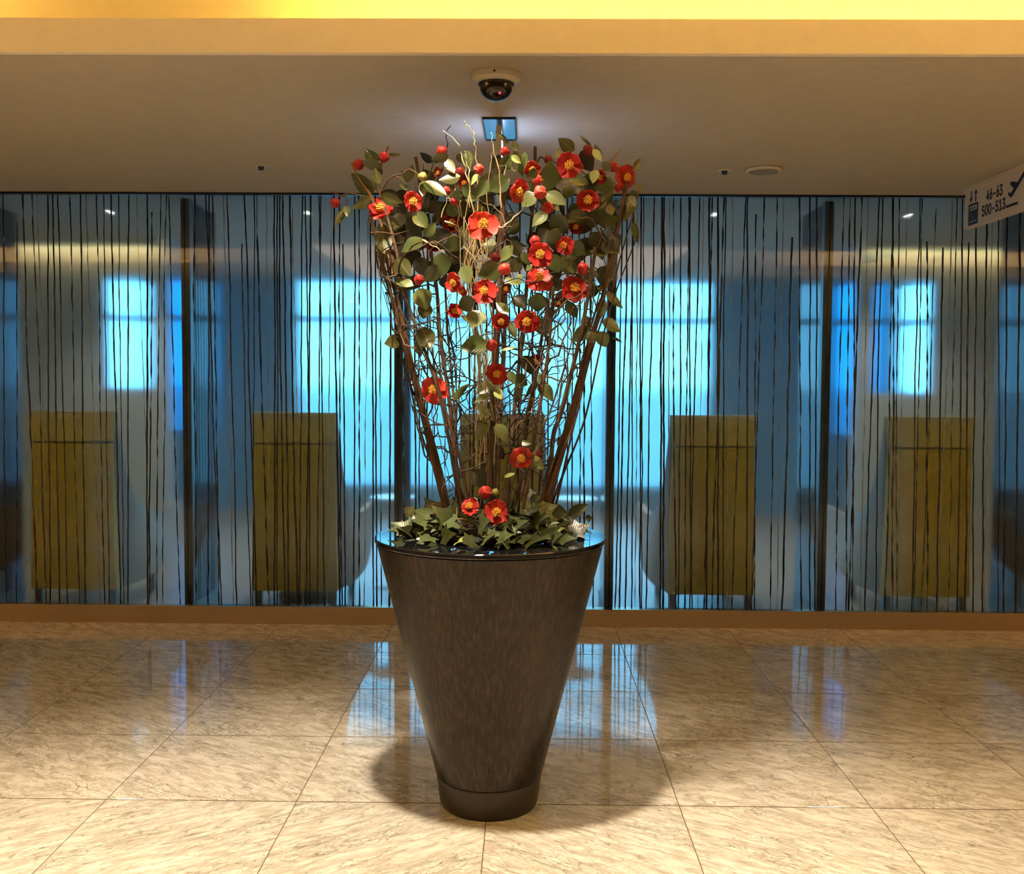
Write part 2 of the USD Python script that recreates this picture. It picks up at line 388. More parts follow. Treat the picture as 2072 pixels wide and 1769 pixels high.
for a, b, lab in ((-6.2, -3.7, 'added unseen lamp strip in the near side cove, left half'), (3.3, 6.2, 'added unseen lamp strip in the near side cove, right half')):  # unseen lamp strips added to light the far fascia
    s = thing('cove_lamp', lab, 'lamp', ((a + b) / 2, 1.25, SOF + 0.05))
    obj('lamp_tube', box(a, b, 1.23, 1.27, SOF + 0.065, SOF + 0.085), 'added_cove', s)
    obj('lamp_base', box(a, b, 1.21, 1.29, SOF + 0.05, SOF + 0.063), 'offwhite', s)

struct('baseboard_glass', rbox(-WX, WX, 6.215, 6.285, 0.0, 0.107, 0.002), 'steel', label='brushed bronze steel kerb under the glass', category='kerb')
struct('trim_2', box(-WX, WX, 6.225, 6.275, SOF - 0.012, SOF), 'black', label='thin black head channel over the glass', category='trim')

# ------------------------------------------------------------------ glass partition with threads
FX = [at(p, 820, GY)[0] for p in (-56, 377, 806, 1236, 1671, 2108)]
FX = [FX[0] - 1.3] + FX + [FX[-1] + 1.3]
P1 = [(7, 15), (35, 35), (47, 77), (66, 95), (76, 98), (98, 103), (108, 122), (118, 138), (142, 162), (164, 174), (175, 205), (196, 213), (211, 222), (226, 246), (241, 252), (262, 260), (277, 308), (299, 300), (308, 303), (326, 318), (338, 330), (342, 366)]
P2 = [(395, 398), (417, 449), (424, 422), (431, 444), (453, 473), (460, 480), (490, 508), (495, 520), (515, 512), (520, 545), (539, 545), (556, 556), (562, 561), (567, 578), (572, 585), (587, 603), (591, 614), (613, 605), (618, 628), (629, 620), (646, 657), (650, 642), (671, 662), (676, 688), (687, 693), (694, 699), (718, 715), (726, 728), (745, 737), (750, 756), (760, 763), (771, 772), (790, 788)]
P3 = [(820, 818), (838, 842), (849, 850), (866, 866), (880, 875), (903, 900), (926, 922), (948, 950), (960, 955), (985, 990), (1010, 1006), (1030, 1032), (1052, 1050), (1075, 1078), (1098, 1095), (1106, 1110), (1130, 1126), (1148, 1150), (1158, 1156), (1172, 1175), (1182, 1180), (1196, 1200)]
P4 = [(1260, 1244), (1268, 1253), (1279, 1278), (1283, 1265), (1289, 1284), (1297, 1295), (1302, 1298), (1324, 1307), (1339, 1335), (1343, 1341), (1355, 1352), (1363, 1368), (1377, 1372), (1394, 1385), (1396, 1400), (1415, 1395), (1423, 1412), (1435, 1429), (1441, 1424), (1452, 1452), (1465, 1440), (1469, 1463), (1482, 1469), (1509, 1480), (1512, 1509), (1530, 1526), (1546, 1520), (1572, 1558), (1585, 1572), (1604, 1581), (1617, 1621), (1638, 1638), (1652, 1648)]
P5 = [(1707, 1690), (1720, 1711), (1730, 1724), (1743, 1716), (1755, 1740), (1779, 1749), (1785, 1770), (1806, 1804), (1807, 1790), (1819, 1815), (1835, 1812), (1861, 1844), (1865, 1848), (1877, 1875), (1894, 1862), (1910, 1894), (1926, 1897), (1936, 1917), (1947, 1936), (1962, 1951), (1974, 1968), (1997, 1987), (2008, 1990), (2020, 2018), (2037, 2030), (2063, 2054)]
names = ['glass panel with black threads past the left end of the row', 'leftmost glass panel in view, threads leaning over the armchair beside the frame edge',
         'glass panel with black threads left of the potted camellia', 'glass panel with black threads right behind the potted camellia',
         'glass panel with black threads right of the potted camellia', 'glass panel with black threads behind the hanging gate sign', 'glass panel with black threads past the right end of the row']


def thread_mesh(xt, xb, w, dashed, seed, ztop):
    n = 46
    zs = np.linspace(ztop, 0.108, n)
    r = np.random.default_rng(seed)
    wig = np.cumsum(r.normal(0, 0.0012, n))
    wig -= np.linspace(wig[0], wig[-1], n)
    x = np.linspace(xt, xb, n) + wig
    rad = w * (0.78 + 0.45 * meshkit.noise(np.stack([zs * 19 + seed, zs * 0 + seed, zs * 0], -1), 3))
    if dashed:
        rad *= np.where(meshkit.noise(np.stack([zs * 26 + seed * 3.1, zs * 0, zs * 0 + seed], -1), 5) > 0.36, 1, 0.4)
    a = tube(np.stack([x, np.full(n, GY - 0.0078), zs], -1), rad, 4)
    v = a.vertices.copy()
    v[:, 1] = GY - 0.0078 + (v[:, 1] - GY + 0.0078) * 0.35
    return trimesh.Trimesh(v, a.faces, process=False)


seed = 0
for i in range(7):
    xa, xb = FX[i] + 0.004, FX[i + 1] - 0.004
    pn = thing('glass_panel', names[i], 'glass panel', ((xa + xb) / 2, GY, 0.107), kind='structure')
    obj('pane', box(xa, xb, GY - 0.006, GY + 0.006, 0.107, SOF - 0.012), 'glass', pn)
    pairs = [None, P1, P2, P3, P4, P5, None][i]
    if pairs is None:
        xs = np.sort(nrg.uniform(xa + 0.03, xb - 0.03, 26))
        pairs = [(x, x + (0.03 if i == 0 else -0.03) + nrg.normal(0, 0.02)) for x in xs]
    else:
        pairs = [(at(a, 400, GY)[0], at(b, 1233, GY)[0]) for a, b in pairs]
    for q, (t, b) in enumerate(pairs):
        seed += 1
        w = rnd.choice([0.0056, 0.0048, 0.0040, 0.0044, 0.0034])
        faint = (q % 6 == 4)
        t, b = np.clip([t, b], xa + 0.01, xb - 0.01)
        zt = SOF - 0.013 - (rnd.uniform(0.05, 0.3) if rnd.random() < 0.1 else 0)
        obj('thread', thread_mesh(t, b, w * (0.7 if faint else 1), rnd.random() < 0.35 or faint, seed, zt), 'greythread' if faint else 'thread', pn)

fin_names = ['smoked blue glass fin past the left end', 'smoked blue glass fin at the left edge of the picture', 'black-edged blue glass fin between the two left armchairs', 'black-edged glass fin left of the middle armchair',
             'black-edged glass fin right of the middle armchair', 'black-edged blue glass fin between the two right armchairs', 'smoked blue glass fin behind the hanging gate sign', 'smoked blue glass fin past the right end']
for i, x in enumerate(FX):
    f = thing('partition_fin', fin_names[i], 'partition', (x, GY + 0.05, 0.0))
    obj('post', rbox(x - 0.027, x + 0.027, GY + 0.012, GY + 0.075, 0.107, 2.565, 0.003), 'blackmetal', f)
    obj('glass_leaf', box(x - 0.012, x + 0.012, GY + 0.076, GY + 0.58, 0.107, 2.56), 'finglass', f)
    obj('foot_rail', box(x - 0.02, x + 0.02, GY + 0.076, GY + 0.58, 0.0, 0.106), 'blackmetal', f)
    for k in range(9):
        yy = GY + 0.10 + k * 0.055 + rnd.uniform(-0.01, 0.01)
        obj('thread', tube([(x + 0.0135, yy, 0.11), (x + 0.0135, yy + rnd.uniform(-.01, .01), 2.55)], rnd.uniform(0.002, 0.004), 4), 'thread', f)
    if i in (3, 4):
        obj('post_cap', rbox(x - 0.03, x + 0.03, GY + 0.008, GY + 0.0119, 2.09, 2.565, 0.0008), 'beigestrip', f)  # thin beige strip added over the upper part of the post

# ------------------------------------------------------------------ lounge behind the glass
LY = 11.5
struct('floor_lounge', box(-WX, WX, GY + 0.001, LY + 0.2, -0.06, 0.0), 'lfloor', label='pale polished floor of the lounge', category='floor')
struct('ceiling_lounge', box(-WX, WX, GY + 0.03, LY + 0.2, 2.6, 2.68), 'lceil', label='grey ceiling of the lounge', category='ceiling')
# far window wall: openings
ops = [(-6.3, -5.5, 'clear'), (-5.35, -4.15, 'clear'), (-4.0, -3.45, 'blueglass'), (-2.56, 2.08, 'clear'), (3.40, 3.98, 'blueglass'), (4.1, 5.35, 'clear'), (5.5, 6.3, 'clear')]
xs = -WX
piers = []
for a, b, k in ops:
    z0 = 0.25 if abs(a + b) < 1 else 0.85
    piers.append(box(xs, a, LY, LY + 0.2, 0, 2.6))
    piers.append(box(a, b, LY, LY + 0.2, 0, z0))
    xs = b
piers.append(box(xs, WX, LY, LY + 0.2, 0, 2.6))
struct('wall_far', cat(*piers), 'lblue', label='blue-grey window wall at the far side of the lounge', category='wall')
wl = ['clear far window past the left end', 'clear far window at the left of the lounge', 'blue tinted far window left of the wide window', 'wide bright far window behind the middle chairs', 'blue tinted far window right of the wide window', 'clear far window at the right of the lounge', 'clear far window past the right end']
for k, (a, b, g) in enumerate(ops):
    z0 = 0.25 if abs(a + b) < 1 else 0.85
    w = thing(f'window_{k + 1}', wl[k], 'window', ((a + b) / 2, LY + 0.1, z0), kind='structure')
    obj('frame', cat(box(a, b, LY + 0.06, LY + 0.12, z0, z0 + 0.05), box(a, b, LY + 0.06, LY + 0.12, 2.555, 2.6), box(a, a + 0.04, LY + 0.06, LY + 0.12, z0 + 0.05, 2.555), box(b - 0.04, b, LY + 0.06, LY + 0.12, z0 + 0.05, 2.555)), 'frame', w)
    obj('transom', box(a + 0.04, b - 0.04, LY + 0.07, LY + 0.11, 2.11, 2.18), 'frame', w)
    n = max(1, round((b - a) / 1.16))
    for q in range(n):
        xa, xb = a + 0.04 + q * (b - a - 0.08) / n, a + 0.04 + (q + 1) * (b - a - 0.08) / n
        obj('pane', box(xa + 0.005, xb - 0.005, LY + 0.085, LY + 0.093, z0 + 0.05, 2.11), g, w)
        obj('pane', box(xa + 0.005, xb - 0.005, LY + 0.085, LY + 0.093, 2.18, 2.555), g, w)
        if q:
            obj('mullion', box(xa - 0.025, xa + 0.025, LY + 0.06, LY + 0.12, z0 + 0.05, 2.555), 'frame', w)
struct('ground', box(-300, 300, LY + 0.3, 700, -5.1, -5.0), 'apron', label='grey airport apron outside the far windows', category='ground')
# side blocks of the lounge with an opening each and a warm glowing strip at the head
for s, lab in ((-1, 'left'), (1, 'right')):
    if s < 0:
        xa, xb, oa, ob = at(30, 600, 8.4)[0], at(336, 600, 8.4)[0], at(208, 600, 8.4)[0], at(306, 600, 8.4)[0]
        xa = -5.2
    else:
        xa, xb, oa, ob = at(1738, 600, 8.4)[0], at(2045, 600, 8.4)[0], at(1770, 600, 8.4)[0], at(1893, 600, 8.4)[0]
        xb = 5.2
    w = struct(f'wall_block_{lab}', cat(box(xa, oa, 8.4, 8.52, 0, 2.6), box(ob, xb, 8.4, 8.52, 0, 2.6), box(oa, ob, 8.4, 8.52, 0, 1.40), box(oa, ob, 8.4, 8.52, 2.30, 2.6)), 'lwall',
           label=f'grey lounge wall with a window opening on the {lab}', category='wall')
    t = thing('wall_washer', f'warm glowing strip at the head of the {lab} lounge wall', 'lamp', ((xa + xb) / 2, 8.33, 2.56))
    obj('lamp_tube', box(max(xa, -4.15) + 0.05, min(xb, 4.1) - 0.05, 8.33, 8.355, 2.575, 2.594), 'stripglow', t)
    obj('pelmet', box(max(xa, -4.15), min(xb, 4.1), 8.30, 8.315, 2.535, 2.6), 'lwall', t)
obj('luminous_panel', rbox(-1.78, 1.36, 8.7, 11.35, 2.584, 2.599, 0.004), 'luminous', label='peach ceiling panel in the middle of the lounge, warm light put in as glow', category='ceiling panel')  # emission stands in for warm light falling on the ceiling

CX = [at(p, 840, 6.42)[0] for p in (143, 594, 1017, 1445, 1885)]
ch_names = ['olive wing armchair behind the leftmost glass panel', 'olive wing armchair left of the potted camellia, dark bundle beneath', 'olive wing armchair hidden behind the camellia branches',
            'olive wing armchair just right of the potted camellia', 'olive wing armchair below the hanging gate sign']


def side_shell(x, s):
    # profile (y, z) of the wing and arm; the shell flares outwards to the front
    top = smoothpath([(0.06, 1.27), (0.10, 1.10), (0.16, 0.90), (0.25, 0.74), (0.40, 0.63), (0.62, 0.585), (0.86, 0.60), (1.02, 0.61)], 20)
    bot = smoothpath([(0.06, 0.16), (0.30, 0.165), (0.60, 0.22), (0.85, 0.31), (1.0, 0.40), (1.02, 0.50)], 20)
    v, f = [], []
    for i in range(20):
        for (y, z) in (top[i], bot[i]):
            o = 0.262 + 0.10 * max(0, y - 0.05) + 0.05 * math.sin(min(1, max(0, (y - .05) / 0.9)) * math.pi) * (0.3 if z > 0.55 else 1)
            v.append((x + s * o, y, z))
            v.append((x + s * (o - 0.045), y, z))
    for i in range(19):
        a, b = 4 * i, 4 * i + 4
        f += [(a, b, b + 2), (a, b + 2, a + 2), (a + 1, a + 3, b + 3), (a + 1, b + 3, b + 1), (a, a + 1, b + 1), (a, b + 1, b), (a + 2, b + 2, b + 3), (a + 2, b + 3, a + 3)]
    a = 4 * 19
    f += [(a, a + 2, a + 3), (a, a + 3, a + 1), (0, 1, 3), (0, 3, 2)]
    m_ = trimesh.Trimesh(np.array(v) + [0, 6.42, 0], f, process=False)
    trimesh.repair.fix_normals(m_)
    return m_


for i, x in enumerate(CX):
    c = thing('wing_armchair', ch_names[i], 'armchair', (x, 6.42 + 0.5, 0.0))
    # back: lower panel and headrest with a seam between
    lo = trimesh.convex.convex_hull([(x + sx * w, y, z) for sx in (-1, 1) for (w, z) in ((0.268, 0.16), (0.262, 0.5), (0.25, 1.080)) for y in (6.42, 6.50)])
    hi = trimesh.convex.convex_hull([(x + sx * w, y, z) for sx in (-1, 1) for (w, z) in ((0.251, 1.092), (0.262, 1.278)) for y in (6.418, 6.51)])
    obj('backrest', lo, 'olive', c)
    obj('headrest', hi, 'olive', c)
    obj('seam', box(x - 0.246, x + 0.246, 6.428, 6.50, 1.0805, 1.0915), 'darkleg', c)
    for s in (-1, 1):
        obj('side_shell', side_shell(x, s), 'shell', c, smooth=40)
    obj('seat_cushion', rbox(x - 0.255, x + 0.255, 6.51, 7.30, 0.20, 0.44, 0.03), 'shell', c)
    for sx in (-1, 1):
        for yy in (6.46, 7.15):
            obj('leg', rbox(x + sx * 0.235 - 0.022, x + sx * 0.235 + 0.022, yy - 0.022, yy + 0.022, 0.0, 0.20 if yy > 7 else 0.158, 0.004), 'darkleg', c)
bag = lathe([(0.0, 0.0), (0.10, 0.0), (0.155, 0.03), (0.175, 0.085), (0.172, 0.10), (0.12, 0.107), (0.0, 0.108)], 36, (CX[1] + 0.02, 6.66, 0))
bag.vertices[:, 1] = 6.66 + (bag.vertices[:, 1] - 6.66) * 0.9
obj('bundle', bag, 'bag', smooth=40, label='dark rounded bundle on the floor under an armchair', category='bag')
for x, lab in ((-0.95, 'white round pedestal table left of the middle armchair'), (0.365, 'white round pedestal table right of the middle armchair')):
    t = thing('side_table', lab, 'table', (x, 7.43, 0))
    obj('tabletop', lathe([(0, 0.625), (0.15, 0.625), (0.162, 0.633), (0.165, 0.64), (0.162, 0.645), (0, 0.645)], 48, (x, 7.43, 0)), 'whitetop', t, smooth=35)
    obj('column', lathe([(0, 0.02), (0.03, 0.02), (0.025, 0.3), (0.03, 0.624), (0, 0.624)], 20, (x, 7.43, 0)), 'chrome', t, smooth=35)
    obj('base', lathe([(0, 0.0), (0.14, 0.0), (0.14, 0.008), (0.06, 0.022), (0, 0.022)], 40, (x, 7.43, 0)), 'whitetop', t, smooth=25)
dl = ['lounge ceiling downlight over the leftmost armchair', 'lounge ceiling downlight over the armchair left of the plant', 'lounge ceiling downlight over the middle armchair', 'lounge ceiling downlight over the armchair right of the plant', 'lounge ceiling downlight over the rightmost armchair']
for i, px in enumerate((222, 622, 1030, 1445, 1838)):
    p = at(px, 437, 6.98)
    t = thing('downlight', dl[i], 'lamp', (p[0], 6.98, 2.6))
    obj('lens', lathe([(0, 2.597), (0.016, 2.597), (0.016, 2.5985), (0, 2.5985)], 20, (p[0], 6.98, 0)), 'lensglow', t)
    obj('trim_ring', lathe([(0.02, 2.599), (0.022, 2.594), (0.042, 2.596), (0.044, 2.60)], 28, (p[0], 6.98, 0)), 'offwhite', t, smooth=40)

# ------------------------------------------------------------------ planter
X0, Y0, ZT = at(992, 1090, 3.6)[0], 3.60, 0.952
pot = thing('planter', 'tall tapered dark bronze planter with glossy black top on the marble floor', 'planter', (X0, Y0, 0))
obj('body', lathe([(0.0, 0.108), (0.184, 0.108), (0.1865, 0.112)] + [(0.1865 + (0.394 - 0.1865) * t, 0.112 + 0.818 * t) for t in np.linspace(0.04, 1, 26)] + [(0.390, 0.934), (0.0, 0.934)], 128, (X0, Y0, 0)), 'potmetal', pot, smooth=30)
obj('foot_ring', lathe([(0, 0.0), (0.160, 0.0), (0.168, 0.004), (0.1735, 0.018), (0.1845, 0.100), (0.183, 0.1065), (0, 0.1065)], 96, (X0, Y0, 0)), 'potbase', pot, smooth=30)
obj('top_plate', lathe([(0.0, 0.9345), (0.398, 0.9345), (0.4015, 0.938), (0.4015, 0.949), (0.3985, 0.952), (0.0, 0.952)], 128, (X0, Y0, 0)), 'gloss', pot, smooth=25)
obj('bottom_seam', lathe([(0.0, 0.1062), (0.181, 0.1062), (0.181, 0.1085), (0, 0.1085)], 64, (X0, Y0, 0)), 'black', pot)

# ------------------------------------------------------------------ camellia arrangement
arr = thing('camellia_arrangement', 'tall red camellia arrangement of branches, leaves and blooms standing in the planter', 'flower arrangement', (X0, Y0, ZT))
obj('moss_mound', lathe([(0, 1.0), (0.06, 0.998), (0.14, 0.985), (0.20, 0.965), (0.22, 0.953), (0, 0.953)], 40, (X0, Y0, 0)), 'soil', arr, smooth=True)


def radius_at(z):
    return float(np.interp(z, [0.95, 1.2, 1.6, 2.0, 2.35], [0.15, 0.21, 0.31, 0.40, 0.46]))


def front(px, py, k):
    """Depth of the front (k > 0) or rear (k < 0) of the branch cone where the photograph shows this pixel."""
    p = at(px, py, Y0)
    R = radius_at(p[2])
    c = math.sqrt(max(0.0, R * R - (p[0] - X0) ** 2))
    return Y0 - k * c


def P(px, py, k):
    return at(px, py, front(px, py, k))


stems = [  # pixels along the stem, depth k, radius (px), material
    ([(905, 1045), (880, 945), (862, 870), (838, 770), (815, 690), (795, 610), (775, 540), (757, 465), (748, 440)], 0.15, 7.5, 'bark'),
    ([(912, 1045), (893, 960), (872, 880), (845, 780), (826, 700), (808, 620), (790, 560), (772, 470)], -0.1, 6, 'bark'),
    ([(940, 1040), (930, 985), (917, 890), (905, 845), (878, 760), (845, 670), (818, 590), (800, 500), (778, 420)], 0.75, 5, 'bark'),
    ([(934, 1045), (925, 960), (917, 880), (908, 800), (897, 730), (888, 650), (884, 590), (870, 500), (856, 420), (848, 360), (841, 318)], -0.7, 6.5, 'bark'),
    ([(945, 1040), (938, 960), (925, 900), (920, 830), (912, 740), (905, 660), (900, 560)], -0.9, 4.5, 'bark'),
    ([(975, 1030), (978, 930), (975, 830), (970, 740), (962, 640), (955, 540), (950, 440)], -0.5, 6, 'bark'),
    ([(990, 1040), (993, 930), (998, 830), (1004, 720), (1010, 600), (1015, 480), (1018, 390), (1016, 340)], 0.3, 9, 'bark'),
    ([(1004, 1040), (1008, 930), (1012, 830), (1020, 700), (1024, 560), (1028, 440)], -0.6, 7, 'bark'),
    ([(1022, 1040), (1030, 940), (1040, 840), (1052, 720), (1066, 580), (1076, 440), (1082, 340), (1083, 297)], -0.8, 6.5, 'bark'),
    ([(1045, 1030), (1058, 930), (1070, 840), (1090, 720), (1108, 620), (1130, 520), (1150, 430)], -0.6, 5.5, 'bark'),
    ([(1058, 1030), (1070, 960), (1082, 880), (1096, 800), (1108, 720), (1116, 640), (1120, 580)], 0.8, 5, 'bark'),
    ([(1098, 1035), (1112, 960), (1120, 880), (1134, 840), (1152, 770), (1172, 690), (1190, 600), (1205, 500)], 0.4, 6.5, 'bark'),
    ([(1104, 1035), (1122, 960), (1140, 890), (1158, 830), (1175, 760), (1195, 690), (1216, 620), (1232, 540), (1250, 460), (1262, 400), (1268, 370)], -0.1, 8, 'bark'),
    ([(1110, 1030), (1130, 950), (1150, 880), (1166, 820), (1186, 740), (1206, 660), (1225, 580), (1245, 500), (1256, 430)], 0.3, 5, 'bark'),
    ([(800, 560), (790, 520), (770, 450), (752, 400), (735, 372), (720, 350), (712, 330)], 0.2, 4, 'cutwood'),
    ([(770, 400), (767, 370), (772, 330), (779, 312), (786, 296)], 0.3, 3, 'browntwig'),
    ([(1205, 400), (1222, 340), (1240, 322), (1256, 304)], 0.3, 2.6, 'cutwood'),
    ([(850, 430), (858, 400), (866, 360), (876, 335), (874, 325)], 0.1, 2.6, 'darktwig'),
    ([(770, 390), (784, 366), (800, 355), (815, 352), (828, 343), (845, 352), (857, 366)], 0.3, 2.6, 'browntwig'),
    ([(800, 357), (812, 362), (822, 372)], 0.3, 2.0, 'browntwig'),
    ([(740, 400), (725, 394), (705, 391), (690, 397), (673, 388)], 0.1, 2.6, 'browntwig'),
    ([(700, 396), (702, 405), (700, 418)], 0.1, 1.8, 'browntwig'),
]
allstems = []
for pts, k, r, mm in stems:
    n = len(pts)
    path = np.array([P(x, y, k) for x, y in pts])
    path = smoothpath(path, 5 * n)
    s = 3.5 / FPX * 0.78
    rad = np.linspace(r, r * 0.72, len(path)) * s
    rad = rad * (1 + 0.14 * np.array([meshkit.noise(np.array(q) * 40.0, 2) - 0.5 for q in path]) * 2)
    obj('branch', tube(path, rad, 8), mm, arr, smooth=40)
    allstems.append(path)
# extra slender branches beside the main ones
for base in list(allstems[:14]):
    for _ in range(2):
        off = nrg.normal(0, 0.012, 3)
        off2 = nrg.normal(0, 0.03, 3)
        n = len(base)
        cutn = int(n * rnd.uniform(0.6, 0.95))
        t = np.linspace(0, 1, n)[:, None]
        path = (base + off + off2 * t + 0.012 * np.sin(t * rnd.uniform(6, 14) + rnd.uniform(0, 6)) * np.array([1, 0.6, 0]))[:cutn]
        obj('branch', tube(path, np.linspace(0.0045, 0.002, cutn), 5), rnd.choice(['bark', 'darktwig']), arr, smooth=True)


def curly(p, d, length, wob, n=14):
    pts = [np.array(p, float)]
    d = np.array(d, float)
    for _ in range(n):
        d = d + nrg.normal(0, wob, 3)
        d /= np.linalg.norm(d)
        q = pts[-1] + d * length / n
        rr = math.hypot(q[0] - X0, q[1] - Y0)
        lim = radius_at(q[2]) * 1.05
        if rr > lim:
            q[0], q[1] = X0 + (q[0] - X0) * lim / rr, Y0 + (q[1] - Y0) * lim / rr
        pts.append(q)
    return np.array(pts)


for q in range(215):
    base = allstems[rnd.randrange(14)]
    i = int(len(base) * rnd.uniform(0.15, 0.85))
    tang = base[min(i + 1, len(base) - 1)] - base[i]
    tang /= np.linalg.norm(tang)
    d = tang * rnd.uniform(0.2, 1.2) + nrg.normal(0, 0.7, 3)
    path = curly(base[i], d, rnd.uniform(0.18, 0.5), 0.42)
    mm = 'darktwig' if path[:, 1].mean() > Y0 - 0.05 else rnd.choice(['browntwig', 'darktwig', 'darktwig'])
    obj('twig', tube(path, np.linspace(0.0030, 0.0013, len(path)) * rnd.uniform(0.7, 1.25), 4), mm, arr, smooth=True)
# pale straight twigs in the middle of the front
pale = [([(985, 610), (975, 500), (952, 400), (947, 360), (936, 320), (926, 290), (918, 278), (896, 265)], 2.0), ([(958, 520), (966, 420), (966, 330), (961, 290), (957, 268), (945, 255), (940, 245)], 1.9),
        ([(1015, 420), (1009, 345), (1000, 300), (993, 268)], 2.0), ([(935, 640), (930, 480), (926, 420), (921, 375), (909, 355), (898, 334)], 1.8), ([(951, 420), (950, 350), (945, 325), (940, 306)], 1.7),
        ([(945, 620), (985, 760), (965, 700)], 1.4), ([(988, 440), (985, 390), (994, 330), (997, 310)], 1.2), ([(1020, 355), (1024, 335), (1034, 325)], 1.2), ([(1036, 340), (1045, 350)], 1.2),
        ([(960, 470), (1020, 460), (1040, 440), (1062, 420), (1064, 410)], 2.4), ([(900, 448), (922, 455), (932, 480)], 2.2), ([(855, 485), (880, 500), (898, 508)], 1.8), ([(893, 440), (905, 400), (930, 405), (934, 440)], 1.4)]
for pts, r in pale:
    cp = np.array([P(x, y, 0.75) for x, y in pts])
    tt = np.linspace(0, len(cp) - 1, 4 * (len(cp) - 1) + 1)
    path = np.stack([np.interp(tt, np.arange(len(cp)), cp[:, a]) for a in range(3)], 1)
    path[1:-1] += nrg.normal(0, 0.0022, (len(path) - 2, 3))
    obj('twig', tube(path, np.linspace(r * 0.85, r * 0.45, len(path)) * (1 + 0.25 * np.sin(np.arange(len(path)) * 1.7)) * 3.3 / FPX, 5), 'paletwig', arr, smooth=True)
for q in range(46):
    if q < 30:
        x0, ya, x1, yb = rnd.uniform(930, 1000), rnd.uniform(540, 640), rnd.uniform(935, 985), rnd.uniform(405, 500)
    else:
        x0, ya, x1, yb = rnd.uniform(955, 1000), rnd.uniform(780, 960), rnd.uniform(955, 1000), rnd.uniform(640, 720)
    k = rnd.uniform(0.45, 0.8)
    mid = [(x0 + (x1 - x0) * t + rnd.uniform(-7, 7), ya + (yb - ya) * t) for t in (0.33, 0.66)]
    path = smoothpath([P(a, b, k) for a, b in [(x0, ya)] + mid + [(x1, yb)]], 14)
    obj('twig', tube(path, np.linspace(0.0019, 0.0012, 14), 4), 'paletwig', arr, smooth=True)


# ---- leaves
def leaf_mesh(base, tip, w, nrm, fold=0.18, curl=0.12, wave=0.0):
    base, tip = np.asarray(base), np.asarray(tip)
    e = tip - base
    Ln = np.linalg.norm(e)
    e = e / Ln
    nrm = nrm - (nrm @ e) * e
    nrm /= np.linalg.norm(nrm)
    g = np.cross(nrm, e)
    ss = np.array([0, 0.07, 0.2, 0.36, 0.54, 0.72, 0.88, 1.0])
    prof = np.array([0.02, 0.42, 0.82, 1.0, 0.93, 0.68, 0.30, 0.0])
    ts = np.array([-1, -0.5, 0, 0.5, 1])
    v, uv = [], []
    for s, pr in zip(ss, prof):
        for t in ts:
            h = fold * w * 0.5 * abs(t) * pr - curl * Ln * (s - 0.35) ** 2 * 1.6 + wave * Ln * math.sin(7 * s + 2 * t) * abs(t)
            v.append(base + e * Ln * s + g * (t * pr * w / 2) + nrm * h)
            uv.append((0.5 + 0.5 * t * pr, s))
    f = []
    for i in range(len(ss) - 1):
        for j in range(4):
            a = 5 * i + j
            f += [(a, a + 1, a + 6), (a, a + 6, a + 5)]
    return (np.array(v), np.array(f)), np.array(uv)


SUN = np.array([-0.36, 2.85, 3.12])


def add_leaf(bx, by, tx, ty, w, code, k=None):
    back = code in 'B'
    if k is None:
        k = -rnd.uniform(0.1, 0.7) if back else rnd.uniform(0.45, 0.98) if code in 'SYG' else rnd.uniform(0.15, 0.9)
    dk = rnd.uniform(-0.06, 0.06)
    Yc = front((bx + tx) / 2, (by + ty) / 2, k)
    b, t = at(bx, by, Yc), at(tx, ty, Yc + dk * 0.5)
    c = (b + t) / 2
    view = CAM - c
    view /= np.linalg.norm(view)
    if code in 'SY':
        l = SUN - c
        l /= np.linalg.norm(l)
        n = view + l + nrg.normal(0, 0.10, 3)
    elif code == 'O':
        n = view * rnd.choice([1, -1]) + nrg.normal(0, 0.3, 3) + np.array([0, 0, -0.2])
    else:
        n = view + nrg.normal(0, 0.33, 3)
    n /= np.linalg.norm(n)
    wm = w * Yc / FPX
    me, uv = leaf_mesh(b, t, wm * 1.22, n, fold=rnd.uniform(0.1, 0.3), curl=rnd.uniform(-0.05, 0.22), wave=rnd.uniform(0, 0.03))
    obj('leaf', me, LF[code], arr, smooth=True, uv=uv)


